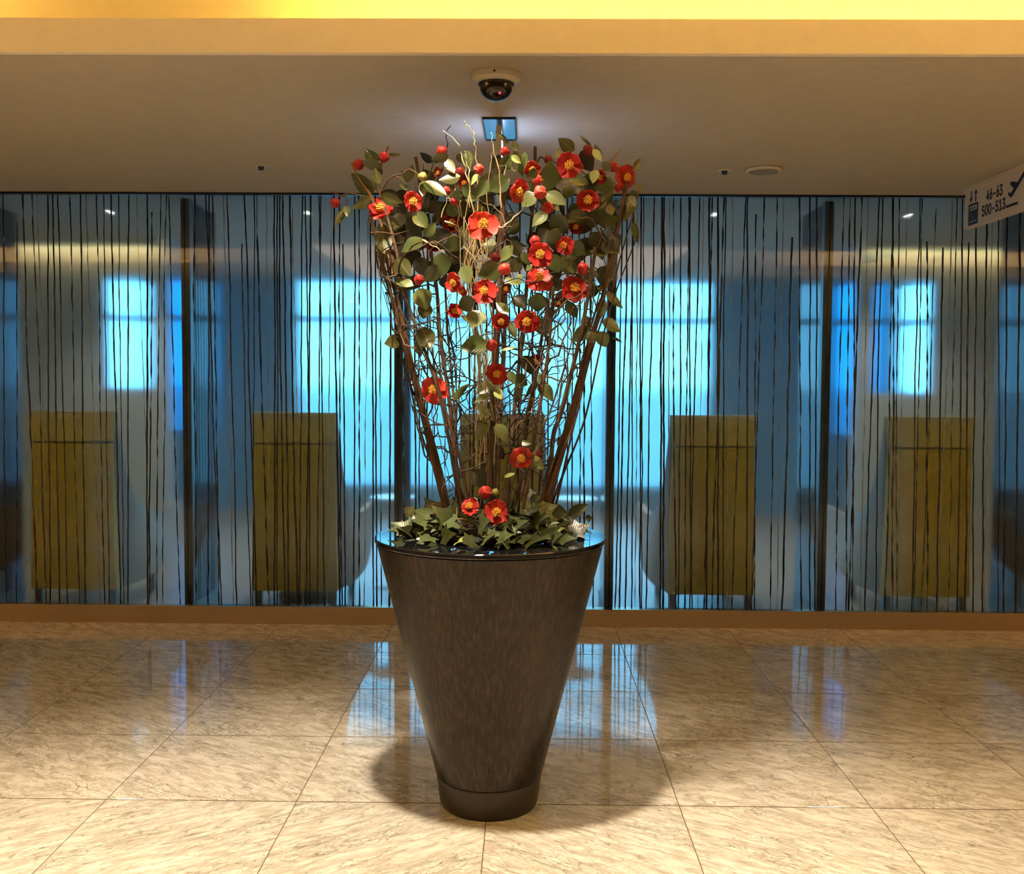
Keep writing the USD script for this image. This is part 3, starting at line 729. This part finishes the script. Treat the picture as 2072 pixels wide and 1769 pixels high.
leaves = [
    (757, 391, 710, 351, 34, 'D'), (771, 338, 731, 325, 21, 'D'), (750, 326, 741, 299, 14, 'G'), (768, 318, 737, 301, 7, 'D'), (783, 313, 812, 313, 6, 'O'), (770, 323, 744, 311, 10, 'O'),
    (768, 372, 758, 340, 15, 'O'), (761, 386, 752, 354, 8, 'G'), (770, 398, 810, 418, 15, 'G'), (773, 393, 817, 411, 17, 'O'), (752, 398, 713, 424, 21, 'O'), (857, 366, 854, 401, 14, 'O'),
    (857, 369, 882, 396, 9, 'D'), (859, 367, 906, 397, 21, 'O'), (877, 328, 850, 308, 17, 'B'), (826, 384, 809, 373, 8, 'G'), (768, 358, 764, 330, 14, 'B'),
    (908, 316, 874, 323, 18, 'O'), (903, 321, 920, 352, 17, 'O'), (946, 303, 950, 346, 17, 'D'), (925, 312, 940, 332, 13, 'O'), (967, 352, 951, 375, 11, 'Y'), (986, 364, 965, 400, 22, 'G'),
    (1031, 361, 988, 386, 33, 'D'), (1034, 315, 1008, 337, 16, 'G'), (1034, 324, 1013, 352, 15, 'G'), (1046, 306, 1038, 283, 13, 'O'), (1031, 293, 1001, 262, 8, 'D'), (1033, 316, 1056, 330, 13, 'Y'),
    (1040, 306, 1056, 327, 13, 'O'), (1050, 322, 1058, 357, 19, 'D'), (1062, 308, 1061, 342, 11, 'D'), (932, 357, 888, 366, 19, 'O'), (936, 376, 967, 400, 24, 'D'), (936, 396, 906, 398, 19, 'O'),
    (940, 403, 969, 402, 15, 'D'), (1083, 391, 1054, 418, 30, 'S'), (1000, 352, 968, 366, 14, 'O'), (915, 335, 925, 372, 17, 'B'), (900, 380, 925, 372, 16, 'B'), (880, 330, 890, 310, 12, 'B'),
    (1110, 384, 1113, 323, 36, 'G'), (1104, 391, 1147, 414, 25, 'S'), (1162, 306, 1129, 280, 23, 'O'), (1126, 320, 1134, 300, 10, 'O'), (1176, 305, 1199, 349, 29, 'B', 0.4), (1214, 325, 1204, 292, 15, 'O'),
    (1196, 295, 1171, 272, 5, 'D'), (1200, 302, 1218, 327, 13, 'Y'), (1208, 344, 1198, 371, 19, 'Y'), (1152, 362, 1192, 372, 26, 'D'), (1247, 368, 1203, 382, 23, 'D'), (1243, 379, 1217, 398, 17, 'O'),
    (1280, 344, 1298, 321, 14, 'O'), (1288, 386, 1302, 369, 10, 'O'), (1273, 390, 1294, 399, 17, 'O'), (1268, 398, 1286, 418, 20, 'O'), (1220, 328, 1237, 348, 15, 'O'), (1088, 345, 1065, 360, 18, 'D'),
    (777, 447, 813, 459, 13, 'O'), (781, 438, 811, 457, 13, 'O'), (774, 458, 778, 515, 32, 'O'), (846, 427, 867, 459, 16, 'G'), (833, 438, 866, 461, 14, 'O'), (858, 478, 883, 451, 20, 'G'),
    (857, 483, 811, 512, 34, 'D'), (939, 481, 896, 507, 27, 'G'), (893, 511, 896, 561, 31, 'G'), (889, 538, 856, 572, 27, 'G'), (802, 522, 831, 560, 28, 'O'), (836, 578, 796, 566, 19, 'S'),
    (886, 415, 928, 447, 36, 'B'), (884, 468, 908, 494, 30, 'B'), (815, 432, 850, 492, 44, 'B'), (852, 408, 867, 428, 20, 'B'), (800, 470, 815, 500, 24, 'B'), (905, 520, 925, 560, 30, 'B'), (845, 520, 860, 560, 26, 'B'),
    (1012, 538, 967, 561, 35, 'G'), (1038, 498, 1010, 530, 23, 'S'), (1035, 489, 1052, 517, 20, 'G'), (1034, 486, 1068, 502, 12, 'D'), (1003, 495, 975, 496, 26, 'O'), (936, 538, 953, 575, 26, 'G'),
    (1034, 523, 1047, 549, 13, 'O'), (1056, 533, 1032, 552, 18, 'O'), (1056, 510, 1072, 538, 15, 'G'), (1077, 536, 1063, 548, 11, 'S'), (1108, 429, 1076, 459, 23, 'S'), (1037, 563, 1020, 573, 15, 'S'),
    (1032, 573, 1058, 571, 12, 'S'), (1050, 554, 1052, 574, 11, 'S'), (1116, 434, 1150, 473, 32, 'D'), (1131, 463, 1106, 500, 25, 'G'), (1172, 428, 1149, 452, 17, 'O'), (1154, 492, 1184, 516, 29, 'D'),
    (1194, 508, 1230, 521, 17, 'O'), (1222, 488, 1241, 518, 21, 'O'), (1112, 515, 1132, 552, 27, 'G'), (1161, 553, 1137, 526, 9, 'O'), (1191, 542, 1212, 564, 11, 'G'), (1178, 559, 1208, 579, 11, 'O'),
    (1224, 538, 1214, 578, 25, 'D'), (1281, 448, 1291, 492, 13, 'D'), (1272, 408, 1266, 451, 19, 'O'), (1284, 403, 1270, 436, 17, 'O'), (1229, 404, 1209, 424, 11, 'O'), (1231, 412, 1239, 436, 15, 'O'),
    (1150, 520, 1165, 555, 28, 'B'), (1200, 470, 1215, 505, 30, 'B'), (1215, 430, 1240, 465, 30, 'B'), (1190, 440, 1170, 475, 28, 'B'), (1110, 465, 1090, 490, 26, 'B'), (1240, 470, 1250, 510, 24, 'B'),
    (846, 584, 864, 627, 35, 'S'), (863, 612, 856, 647, 26, 'O'), (938, 598, 950, 633, 29, 'G'), (972, 628, 953, 664, 36, 'S'), (956, 651, 931, 639, 11, 'S'), (810, 688, 778, 696, 24, 'O'),
    (853, 662, 872, 708, 36, 'O'), (845, 688, 851, 724, 17, 'O'), (987, 697, 931, 703, 36, 'D'), (1088, 594, 1088, 633, 33, 'D'), (1030, 634, 1003, 612, 17, 'G'), (1093, 643, 1105, 684, 28, 'D'),
    (1029, 650, 1045, 687, 15, 'S'), (1014, 709, 1044, 702, 6, 'Y'), (1208, 580, 1230, 591, 13, 'Y'), (1227, 589, 1260, 625, 16, 'O'), (1221, 606, 1214, 645, 20, 'G'), (1219, 649, 1258, 670, 25, 'S'),
    (1213, 671, 1228, 704, 24, 'S'), (1203, 660, 1191, 697, 22, 'O'), (1197, 662, 1156, 692, 26, 'D'), (1238, 682, 1260, 693, 5, 'D'), (1150, 608, 1168, 645, 26, 'D'), (1178, 643, 1197, 662, 18, 'O'),
    (1207, 582, 1246, 562, 6, 'O'), (1125, 595, 1150, 612, 30, 'B'), (918, 810, 948, 776, 22, 'D'), (992, 798, 957, 814, 13, 'S'), (991, 840, 960, 816, 16, 'S'), (984, 812, 997, 840, 17, 'G'),
    (970, 847, 997, 848, 12, 'Y'), (991, 848, 961, 893, 26, 'S'), (1002, 788, 1016, 808, 17, 'Y'), (985, 778, 965, 800, 20, 'D'), (1030, 752, 1042, 777, 16, 'G'), (1090, 776, 1120, 810, 25, 'G'),
    (1102, 774, 1086, 758, 16, 'G'), (1077, 778, 1062, 810, 17, 'G'), (1043, 788, 1055, 808, 16, 'O'), (1040, 762, 1068, 780, 24, 'D'), (1002, 858, 1029, 895, 24, 'S'), (1052, 893, 1078, 900, 13, 'O'),
    (1070, 930, 1105, 946, 26, 'S'), (1048, 1012, 1077, 1053, 30, 'O'), (967, 1011, 940, 1020, 14, 'S'), (958, 952, 988, 988, 32, 'B', -.2), (1020, 965, 1043, 958, 8, 'Y'), (1000, 905, 1020, 930, 20, 'B'), (696, 423, 678, 458, 14, 'O'), (700, 415, 704, 440, 12, 'G'),
    (985, 770, 1012, 790, 18, 'O'), (1060, 720, 1080, 760, 24, 'B'), (965, 580, 990, 600, 22, 'B'), (1040, 600, 1065, 625, 26, 'B'), (1000, 590, 1020, 625, 24, 'B'),
]
for l in leaves:
    add_leaf(*l)
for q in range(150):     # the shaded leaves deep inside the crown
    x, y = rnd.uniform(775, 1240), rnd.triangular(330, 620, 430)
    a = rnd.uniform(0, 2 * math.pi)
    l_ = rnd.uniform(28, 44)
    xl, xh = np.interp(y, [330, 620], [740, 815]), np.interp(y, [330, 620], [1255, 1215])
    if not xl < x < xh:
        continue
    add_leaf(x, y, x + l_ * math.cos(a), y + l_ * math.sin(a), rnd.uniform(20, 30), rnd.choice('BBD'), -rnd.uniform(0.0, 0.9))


# ---- flowers
def basis(n):
    n = np.asarray(n, float)
    n /= np.linalg.norm(n)
    a = np.cross(np.array([0.0, 0, 1.0]), n)
    a /= np.linalg.norm(a)
    return n, a, np.cross(n, a)


def petal_mesh(c, n, a, b, ang, R, open_, seed, wide=0.5):
    r_ = np.random.default_rng(seed)
    e = math.cos(ang) * a + math.sin(ang) * b
    g = np.cross(n, e)
    S, T = 8, 7
    v = []
    tw = r_.uniform(-0.12, 0.12)
    roll = r_.uniform(0.0, 0.75)
    for i in range(S):
        s = i / (S - 1)
        wd = R * wide * (0.22 + 0.78 * math.sin(math.pi * (0.04 + 0.60 * s)) ** 1.1) * (1 - 0.66 * s ** 7)
        for j in range(T):
            t = -1 + 2 * j / (T - 1)
            rr = R * (0.10 + 0.90 * s) - R * 0.10 * s ** 4 * (abs(t) ** 2 * 1.9) - R * 0.07 * s ** 6 * math.exp(-(t / 0.25) ** 2)
            cup = R * ((1.15 - open_) * 0.95 * s ** 1.5 - roll * 0.45 * s ** 4)
            h = cup + R * 0.20 * t * t * s * (1 - 0.5 * s) + tw * R * t * s + R * 0.03 * math.sin(9 * t + seed) * s ** 3
            flat = rr * (0.55 + 0.45 * open_)
            v.append(c + e * flat + g * (t * wd) + n * h)
    f = []
    for i in range(S - 1):
        for j in range(T - 1):
            q = i * T + j
            f += [(q, q + T + 1, q + 1), (q, q + T, q + T + 1)]
    return np.array(v), np.array(f)


def stamen_mesh(c, n, a, b, R, seed):
    r_ = np.random.default_rng(seed)
    parts = []
    core = trimesh.creation.icosphere(1, 1.0)
    core.vertices *= [1, 1, 1.1]
    T = np.eye(4)
    T[:3, 0], T[:3, 1], T[:3, 2], T[:3, 3] = a * 0.17 * R, b * 0.17 * R, n * 0.22 * R, c + n * 0.16 * R
    parts.append(core.copy().apply_transform(T))
    for q in range(34):
        th, rr = q * 2.39996, 0.29 * math.sqrt((q + 0.5) / 34)
        d = (math.cos(th) * a + math.sin(th) * b) * rr * R
        top = c + d * 1.05 + n * R * (0.46 - 0.9 * rr * rr + r_.uniform(-0.06, 0.06))
        bt = c + d * 0.45
        parts.append(tube([bt, top], [0.016 * R, 0.016 * R], 3, False))
        k = trimesh.creation.icosphere(0, 0.050 * R)
        k.apply_translation(top)
        parts.append(k)
    return cat(*parts)


FC = [0]


def flower(px, py, r, face, tone='petal', k=0.95, open_=0.85, squash=1.0):
    FC[0] += 1
    sd = 100 + FC[0]
    c = P(px, py, k)
    R = r * c[1] / FPX * 1.10
    n, a, b = basis(np.array([face[0], -1.0, face[1]]))
    c = c - n * R * 0.15
    fl_ = thing('flower', None, None, c, parent=arr)
    np_ = 6 if FC[0] % 3 else 5
    a0 = rnd.uniform(0, 6.28)
    for i in range(np_):
        ang = a0 + i * 2 * math.pi / np_ + rnd.uniform(-0.12, 0.12)
        obj('petal', petal_mesh(c - n * R * 0.09 * (i % 2), n, a, b, ang, R * rnd.uniform(0.86, 1.08), open_ + rnd.uniform(-0.16, 0.12), sd * 10 + i, 0.60 if np_ == 5 else 0.54), tone, fl_, smooth=True)
    obj('stamens', stamen_mesh(c, n, a, b, R, sd), 'stamen', fl_)


flowers = [  # px, py, radius px, facing (right, up), tone, depth k, openness
    (1152, 335, 28, (-0.05, -0.05), 'petal', 0.75, 0.9), (1190, 405, 27, (-0.1, -0.05), 'petal', 0.85, 0.8), (1267, 359, 25, (0.35, -0.1), 'petal', 0.5, 0.8), (1217, 357, 19, (-0.7, -0.7), 'petal', 0.6, 0.45),
    (1077, 342, 20, (0.1, -0.5), 'petal', 0.7, 0.7), (1047, 388, 27, (0.95, -0.3), 'petal', 0.8, 0.75), (835, 408, 25, (0.35, -0.15), 'petal', 0.7, 0.7), (770, 424, 29, (0.1, 0.9), 'petal', 0.75, 0.7),
    (978, 455, 33, (0.1, 0.05), 'petal_light', 1.15, 0.95), (1093, 515, 28, (0, -0.05), 'petal', 1.05, 0.8), (1143, 496, 22, (-0.55, -0.2), 'petal', 0.75, 0.75), (1092, 564, 29, (0, 0.45), 'petal', 1.0, 0.85),
    (1163, 584, 29, (0.05, 0.2), 'petal', 0.9, 0.9), (980, 590, 28, (-0.1, 0.1), 'petal', 1.05, 0.85), (920, 572, 24, (-0.75, -0.35), 'petal', 0.9, 0.7), (933, 590, 14, (0.7, 0.1), 'petal_light', 0.95, 0.35),
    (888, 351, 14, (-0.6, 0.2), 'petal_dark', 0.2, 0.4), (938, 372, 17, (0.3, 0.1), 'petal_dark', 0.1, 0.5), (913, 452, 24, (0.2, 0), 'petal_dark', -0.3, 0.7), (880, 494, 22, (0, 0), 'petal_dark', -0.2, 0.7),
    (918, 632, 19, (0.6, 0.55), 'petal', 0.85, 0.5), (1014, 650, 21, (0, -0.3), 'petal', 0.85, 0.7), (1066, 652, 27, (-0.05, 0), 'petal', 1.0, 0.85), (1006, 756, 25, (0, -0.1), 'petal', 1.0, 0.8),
    (878, 788, 28, (-0.2, 0), 'petal_light', 0.8, 0.95), (1082, 733, 20, (0, 0), 'petal_dark', -0.4, 0.7), (1055, 928, 26, (0, 0.15), 'petal_light', 1.0, 0.8), (950, 1026, 24, (-0.1, 0.75), 'petal', 1.0, 0.7),
    (1005, 1038, 28, (0, 0.3), 'petal', 1.25, 0.85), (1024, 585, 15, (0, 0), 'petal_dark', -0.2, 0.5), (1165, 460, 18, (0, 0), 'petal_dark', -0.5, 0.6), (1130, 612, 15, (0, -0.3), 'petal_dark', 0.2, 0.5), (1210, 490, 15, (0.1, 0), 'petal_dark', -0.3, 0.5),
]
for fdat in flowers:
    flower(*fdat)


def bud(px, py, r, tone='petal', k=0.9, up=(0, 0, 1.0), green=False):
    FC[0] += 1
    c = P(px, py, k)
    R = r * c[1] / FPX * 1.05
    r_ = np.random.default_rng(500 + FC[0])
    d = np.array(up, float) + r_.normal(0, 0.35, 3)
    n, a, b = basis(d + np.array([1e-3, -0.4, 0]))
    nd = thing('bud', None, None, c, parent=arr)
    s = trimesh.creation.icosphere(3, 1.0)
    v = s.vertices
    th, z = np.arctan2(v[:, 1], v[:, 0]), v[:, 2]
    u = (3 * th / (2 * math.pi) + 0.55 * z + 10) % 1.0
    rad = 0.90 + 0.24 * u * np.clip(1.05 - z * z, 0, 1) - 0.14 * np.clip(z, 0, 1) ** 2
    w = np.stack([v[:, 0] * rad, v[:, 1] * rad, z * 1.14], -1)
    obj('petal', (c + R * (w[:, :1] * a + w[:, 1:2] * b + w[:, 2:] * n), s.faces), tone, nd, smooth=True)
    for i in range(4):
        ang = i * math.pi / 2 + r_.uniform(-0.3, 0.3)
        e = math.cos(ang) * a + math.sin(ang) * b
        base = c - n * R * 1.18
        tip = c + e * R * 1.16 - n * R * (0.0 if not green else -0.25)
        me, uv = leaf_mesh(base, tip, R * 1.2, e * 0.8 - n * 0.4, fold=-0.2, curl=0.25)
        obj('sepal', me, 'sepal', nd, smooth=True)


buds = [(679, 411, 9, 'petal', 0.1), (726, 333, 10, 'petal', 0.4), (777, 318, 10, 'petal', 0.4), (894, 306, 10, 'petal', 0.4), (969, 342, 9.5, 'petal_light', 0.85), (931, 349, 10, 'petal_dark', 0.4), (1022, 307, 9, 'petal', 0.5),
        (1190, 304, 10, 'petal_dark', 0.5), (1093, 389, 12, 'petal_light', 0.98), (1109, 420, 10.5, 'petal', 0.95), (920, 406, 9, 'petal', 0.8), (902, 387, 9, 'petal', 0.6), (848, 566, 9.5, 'petal', 0.9), (1021, 545, 11.5, 'petal_light', 1.05),
        (1002, 521, 10, 'petal_dark', 0.7), (1179, 544, 11, 'petal', 0.9), (1088, 364, 9, 'petal_light', 0.8), (995, 699, 10.5, 'petal', 0.95), (855, 357, 8, 'sepal', 0.5), (1242, 338, 9, 'petal', 0.4), (982, 996, 12, 'petal', 1.0),
        (1002, 996, 7, 'sepal', 0.9), (1110, 323, 8, 'petal_dark', 0.3), (1252, 380, 8, 'petal', 0.4), (1083, 488, 10, 'petal', 0.85), (1086, 924, 11, 'petal_dark', 0.2)]
for b_ in buds:
    bud(*b_)

# ------------------------------------------------------------------ ivy around the foot of the branches
ivy = thing('ivy', 'low green ivy ringed round the branches on the black planter top', 'ivy', (X0, Y0, ZT))


def ivy_leaf(c, e, n, size):
    n = n - (n @ e) * e
    n /= np.linalg.norm(n)
    g = np.cross(n, e)
    out = [(0, 0), (0.20, -0.16), (0.50, -0.12), (0.42, 0.14), (0.66, 0.36), (0.34, 0.46), (0.16, 0.72), (0, 1.06)]
    pts = out + [(-x, y) for x, y in out[-2:0:-1]]
    inner = [(x * 0.5, 0.2 + (y - 0.2) * 0.5) for x, y in pts]
    mid = (0.0, 0.25)
    V2 = [mid] + inner + pts
    k = len(pts)
    v = []
    for x, y in V2:
        h = 0.16 * abs(x) - 0.16 * (y - 0.3) ** 2 - 0.2 * x * x
        v.append(c + size * (g * x + e * y + n * h))
    f = []
    for i in range(k):
        j = (i + 1) % k
        f += [(0, 1 + i, 1 + j), (1 + i, 1 + k + i, 1 + k + j), (1 + i, 1 + k + j, 1 + j)]
    uv = np.array([(0.5 + 0.5 * x / 0.66, y) for x, y in V2])
    return (np.array(v), np.array(f)), uv


ir = np.random.default_rng(5)
for q in range(165):
    th = ir.uniform(0, 2 * math.pi)
    frontness = -math.sin(th)
    rr = ir.uniform(0.13, 0.30) if frontness < 0.2 else ir.uniform(0.14, 0.29)
    z = ZT + 0.010 + max(0, (0.31 - rr)) * ir.uniform(0.10, 0.62)
    c = np.array([X0 + rr * math.cos(th) * 1.06, Y0 + rr * math.sin(th), z])
    out = np.array([math.cos(th), math.sin(th), 0])
    e = out * ir.uniform(0.2, 1.0) + np.array([-math.sin(th), math.cos(th), 0]) * ir.normal(0, 0.7) + np.array([0, 0, ir.uniform(-0.15, 0.5)])
    e /= np.linalg.norm(e)
    n = np.array([0, 0, 1.0]) + np.array([0, -1.2, 0]) * ir.uniform(0.3, 1.3) + ir.normal(0, 0.3, 3)
    size = ir.uniform(0.050, 0.078)
    if c[2] + min(0, e[2]) * size < ZT + 0.006:
        e[2] = abs(e[2])
    code = 'Y' if q % 13 == 5 else ('J' if q % 5 in (0, 2) else 'I')
    if frontness < -0.3:
        code = 'J'
    me, uv = ivy_leaf(c, e, n, size * (0.6 if code == 'Y' else 1))
    me[0][:, 2] = np.maximum(me[0][:, 2], ZT + 0.003)
    obj('leaf', me, LF[code], ivy, smooth=True, uv=uv)
    if q % 3 == 0:
        b = np.array([X0 + 0.12 * math.cos(th + 0.5), Y0 + 0.12 * math.sin(th + 0.5), ZT + 0.03])
        path = smoothpath([b, (b + c) / 2 + np.array([0, 0, 0.025]), c], 8)
        obj('stem', tube(path, 0.0016, 4), 'browntwig' if q % 2 else 'paletwig', ivy, smooth=True)
for q, (x, y, x2, y2, w) in enumerate([(822, 1046, 838, 1024, 30), (862, 1040, 880, 1018, 30), (1110, 1035, 1150, 1040, 34), (1150, 1045, 1190, 1020, 26), (1165, 1075, 1180, 1092, 30), (1185, 1050, 1198, 1047, 16), (930, 1052, 960, 1050, 22), (1118, 1060, 1140, 1066, 22)]):
    b, t = P(x, y, 0.6), P(x2, y2, 0.7)
    me, uv = leaf_mesh(b, t, w * 3.5 / FPX, np.array([0, -1.0, 0.5]) + ir.normal(0, 0.2, 3))
    obj('leaf', me, LF['J' if q != 6 else 'O'], ivy, smooth=True, uv=uv)

# ------------------------------------------------------------------ ceiling fittings and signs
p = at(1004, 152, 3.80)
cx, cy = p[0], 3.80
cam_ = thing('dome_camera', 'white dome security camera with smoked bubble under the soffit', 'security camera', (cx, cy, SOF))
obj('housing', lathe([(0, SOF), (0.087, SOF), (0.089, SOF - 0.008), (0.086, SOF - 0.024), (0.074, SOF - 0.034), (0.066, SOF - 0.036), (0, SOF - 0.036)], 56, (cx, cy, 0)), 'offwhite', cam_, smooth=35)
db = SOF - 0.0365
obj('bubble', lathe([(0.062, db)] + [(0.060 * math.cos(a), db - 0.010 - 0.052 * math.sin(a)) for a in np.linspace(0, math.pi / 2, 14)], 48, (cx, cy, 0)), 'smoked', cam_, smooth=True)
obj('bezel', lathe([(0.0635, db), (0.0655, db - 0.004), (0.062, db - 0.006)], 48, (cx, cy, 0)), 'black', cam_, smooth=True)
for dx, mm, r in ((0.014, 'redled', 0.0042), (-0.017, 'whiteglint', 0.0026)):  # the white dot is a painted glint on the bubble
    s = trimesh.creation.icosphere(2, r)
    yy = cy - math.sqrt(max(0, 0.060 ** 2 * (1 - (0.034 / 0.052) ** 2) - dx * dx))
    s.apply_translation((cx + dx, yy - 0.0005, db - 0.044))
    obj('indicator', s, mm, cam_, smooth=True, label='red lit indicator' if mm == 'redled' else 'small white painted glint')
s = lathe([(0, 0), (0.004, 0.0), (0.003, 0.003), (0, 0.003)], 16)
s.apply_transform(trimesh.transformations.rotation_matrix(math.pi / 2, (1, 0, 0)))
s.apply_translation((cx - 0.004, cy - 0.0875, SOF - 0.015))
obj('screw', s, 'black', cam_)

# edge-on light sign with its polished ceiling plate
ya, yb = 4.42, 4.82
xa, xb = at(976, 247, ya)[0], at(1043, 247, ya)[0]
gs = thing('guide_sign', 'edge-on hanging light sign glowing blue under a polished ceiling plate', 'sign', ((xa + xb) / 2, (ya + yb) / 2, SOF))
obj('ceiling_plate', box(xa + 0.004, xb - 0.004, ya + 0.004, yb - 0.004, SOF - 0.006, SOF), 'mirror', gs)
obj('plate_rim', cat(box(xa, xb, ya, ya + 0.004, SOF - 0.010, SOF), box(xa, xb, yb - 0.004, yb, SOF - 0.010, SOF), box(xa, xa + 0.004, ya + 0.004, yb - 0.004, SOF - 0.010, SOF), box(xb - 0.004, xb, ya + 0.004, yb - 0.004, SOF - 0.010, SOF)), 'black', gs)
sx = at(1009, 300, 4.45)[0]
obj('stem', box(sx - 0.010, sx + 0.010, 4.60, 4.64, SOF - 0.06, SOF - 0.006), 'offwhite', gs)
obj('case', cat(box(sx - 0.012, sx + 0.012, 4.44, 4.452, 2.28, SOF - 0.03), box(sx - 0.012, sx + 0.012, 4.792, 4.804, 2.28, SOF - 0.03), box(sx - 0.012, sx + 0.012, 4.452, 4.792, 2.28, 2.29), box(sx - 0.012, sx + 0.012, 4.452, 4.792, SOF - 0.04, SOF - 0.03)), 'offwhite', gs)
obj('lit_face', box(sx + 0.008, sx + 0.011, 4.452, 4.792, 2.29, SOF - 0.04), 'bluesign', gs)
obj('lit_face', box(sx - 0.011, sx - 0.008, 4.452, 4.792, 2.29, SOF - 0.04), 'bluesign', gs)

for px, py, lab in ((528, 346, 'small sprinkler in the soffit left of the plant'), (1466, 351, 'small sprinkler in the soffit beside the round speaker')):
    Y = 1.095 * FPX / (768 - py)
    q = at(px, py, Y)
    t = thing('sprinkler', lab, 'sprinkler', (q[0], Y, SOF))
    obj('escutcheon', lathe([(0, SOF - 0.001), (0.020, SOF - 0.005), (0.034, SOF - 0.004), (0.037, SOF)], 32, (q[0], Y, 0)), 'offwhite', t, smooth=40)
    obj('head', lathe([(0, SOF - 0.004), (0.017, SOF - 0.006), (0.012, SOF - 0.018), (0.013, SOF - 0.022), (0, SOF - 0.024)], 20, (q[0], Y, 0)), 'black', t, smooth=40)
    k = trimesh.creation.icosphere(1, 0.004)
    k.apply_translation((q[0], Y - 0.0135, SOF - 0.012))
    obj('bulb', k, 'chrome', t)
Y = 1.095 * FPX / (771 - 351)
q = at(1545, 351, Y)
sp = thing('ceiling_speaker', 'round cream ceiling speaker in the soffit at the right', 'speaker', (q[0], Y, SOF))
obj('rim', lathe([(0.0, SOF), (0.091, SOF), (0.092, SOF - 0.006), (0.086, SOF - 0.014), (0.079, SOF - 0.016), (0.0, SOF - 0.016)], 56, (q[0], Y, 0)), 'offwhite', sp, smooth=35)
obj('shadow_gap', lathe([(0.0915, SOF - 0.0002), (0.0955, SOF - 0.0002), (0.0955, SOF - 0.0012), (0.0915, SOF - 0.0012)], 56, (q[0], Y, 0)), 'grout', sp)
obj('grille', lathe([(0, SOF - 0.0165), (0.077, SOF - 0.0165), (0.075, SOF - 0.0185), (0, SOF - 0.019)], 56, (q[0], Y, 0)), plain('speaker_mesh', (0.28, 0.24, 0.17), 0.8), sp, smooth=35)

# hanging gate sign, seen from its left face
SX = at(1952, 430, 6.0)[0]
z0, z1 = 2.362, SOF
hs = thing('gate_sign', 'cream hanging gate sign with aeroplane and lift symbols under the soffit', 'sign', (SX, 5.35, z1))
obj('board', rbox(SX, SX + 0.035, 4.70, 6.0, z0, z1 - 0.03, 0.002), 'signface', hs)
obj('top_rail', rbox(SX - 0.008, SX + 0.043, 4.68, 6.018, z1 - 0.032, z1, 0.002), 'signface', hs)


def on_sign(mesh2d, s, z):
    """Puts a flat mesh (x right, y up, z out) on the sign's left face, s metres from its far end."""
    v = mesh2d.vertices
    w = np.stack([SX - 0.0004 - v[:, 2], 6.0 - s - v[:, 0], z + v[:, 1]], -1)
    return trimesh.Trimesh(w, mesh2d.faces, process=False)


def flat(poly, d=0.0012):
    return trimesh.creation.extrude_polygon(Polygon(poly), d, engine='earcut')


def word(text, h, width):
    t = meshkit.text_mesh(text, h, 0.0012, bold=True)
    t.vertices[:, 0] -= t.bounds[0][0]
    t.vertices[:, 0] *= width / t.bounds[1][0]
    return t


obj('lettering', on_sign(word('46-63', 0.056, 0.190), 0.277, 2.478), 'signink', hs)
obj('lettering', on_sign(word('500-513', 0.056, 0.278), 0.227, 2.400), 'signink', hs)
dn = [(0.022, 0.066), (0.034, 0.066), (0.034, 0.022), (0.050, 0.026), (0.028, 0.0), (0.006, 0.026), (0.022, 0.022)]
upa = [(0.082, 0.0), (0.094, 0.0), (0.094, 0.044), (0.110, 0.040), (0.088, 0.066), (0.066, 0.040), (0.082, 0.044)]
obj('arrow_symbol', on_sign(flat(dn), 0.055, 2.500), 'signink', hs)
obj('arrow_symbol', on_sign(flat(upa), 0.055, 2.500), 'signink', hs)
lift = trimesh.creation.extrude_polygon(Polygon([(0, 0), (0.122, 0), (0.122, 0.118), (0, 0.118)], [[(0.014, 0.080), (0.108, 0.080), (0.108, 0.106), (0.014, 0.106)], [(0.014, 0.016), (0.108, 0.016), (0.108, 0.022), (0.014, 0.022)],
                                        [(0.040, 0.028), (0.046, 0.028), (0.046, 0.05), (0.040, 0.05)], [(0.070, 0.028), (0.076, 0.028), (0.076, 0.05), (0.070, 0.05)]]), 0.0012, engine='earcut')
dots = cat(*[flat([(0.028 + 0.026 * i + 0.007 * math.cos(a), 0.092 + 0.007 * math.sin(a)) for a in np.linspace(0, 6.28, 9)[:-1]]) for i in range(3)])
obj('lift_symbol', on_sign(cat(lift, dots), 0.054, 2.374), 'signink', hs)
plane = [(0.0, 0.020), (0.012, 0.026), (0.030, 0.014), (0.064, 0.034), (0.020, 0.066), (0.034, 0.076), (0.104, 0.060), (0.168, 0.102), (0.184, 0.104), (0.188, 0.094), (0.180, 0.084), (0.052, 0.0), (0.030, -0.006)]
obj('aeroplane_symbol', on_sign(flat(plane), 0.530, 2.452), 'signink', hs)
obj('runway_symbol', on_sign(flat([(0, 0), (0.13, 0), (0.13, 0.013), (0, 0.013)]), 0.512, 2.400), 'signink', hs)
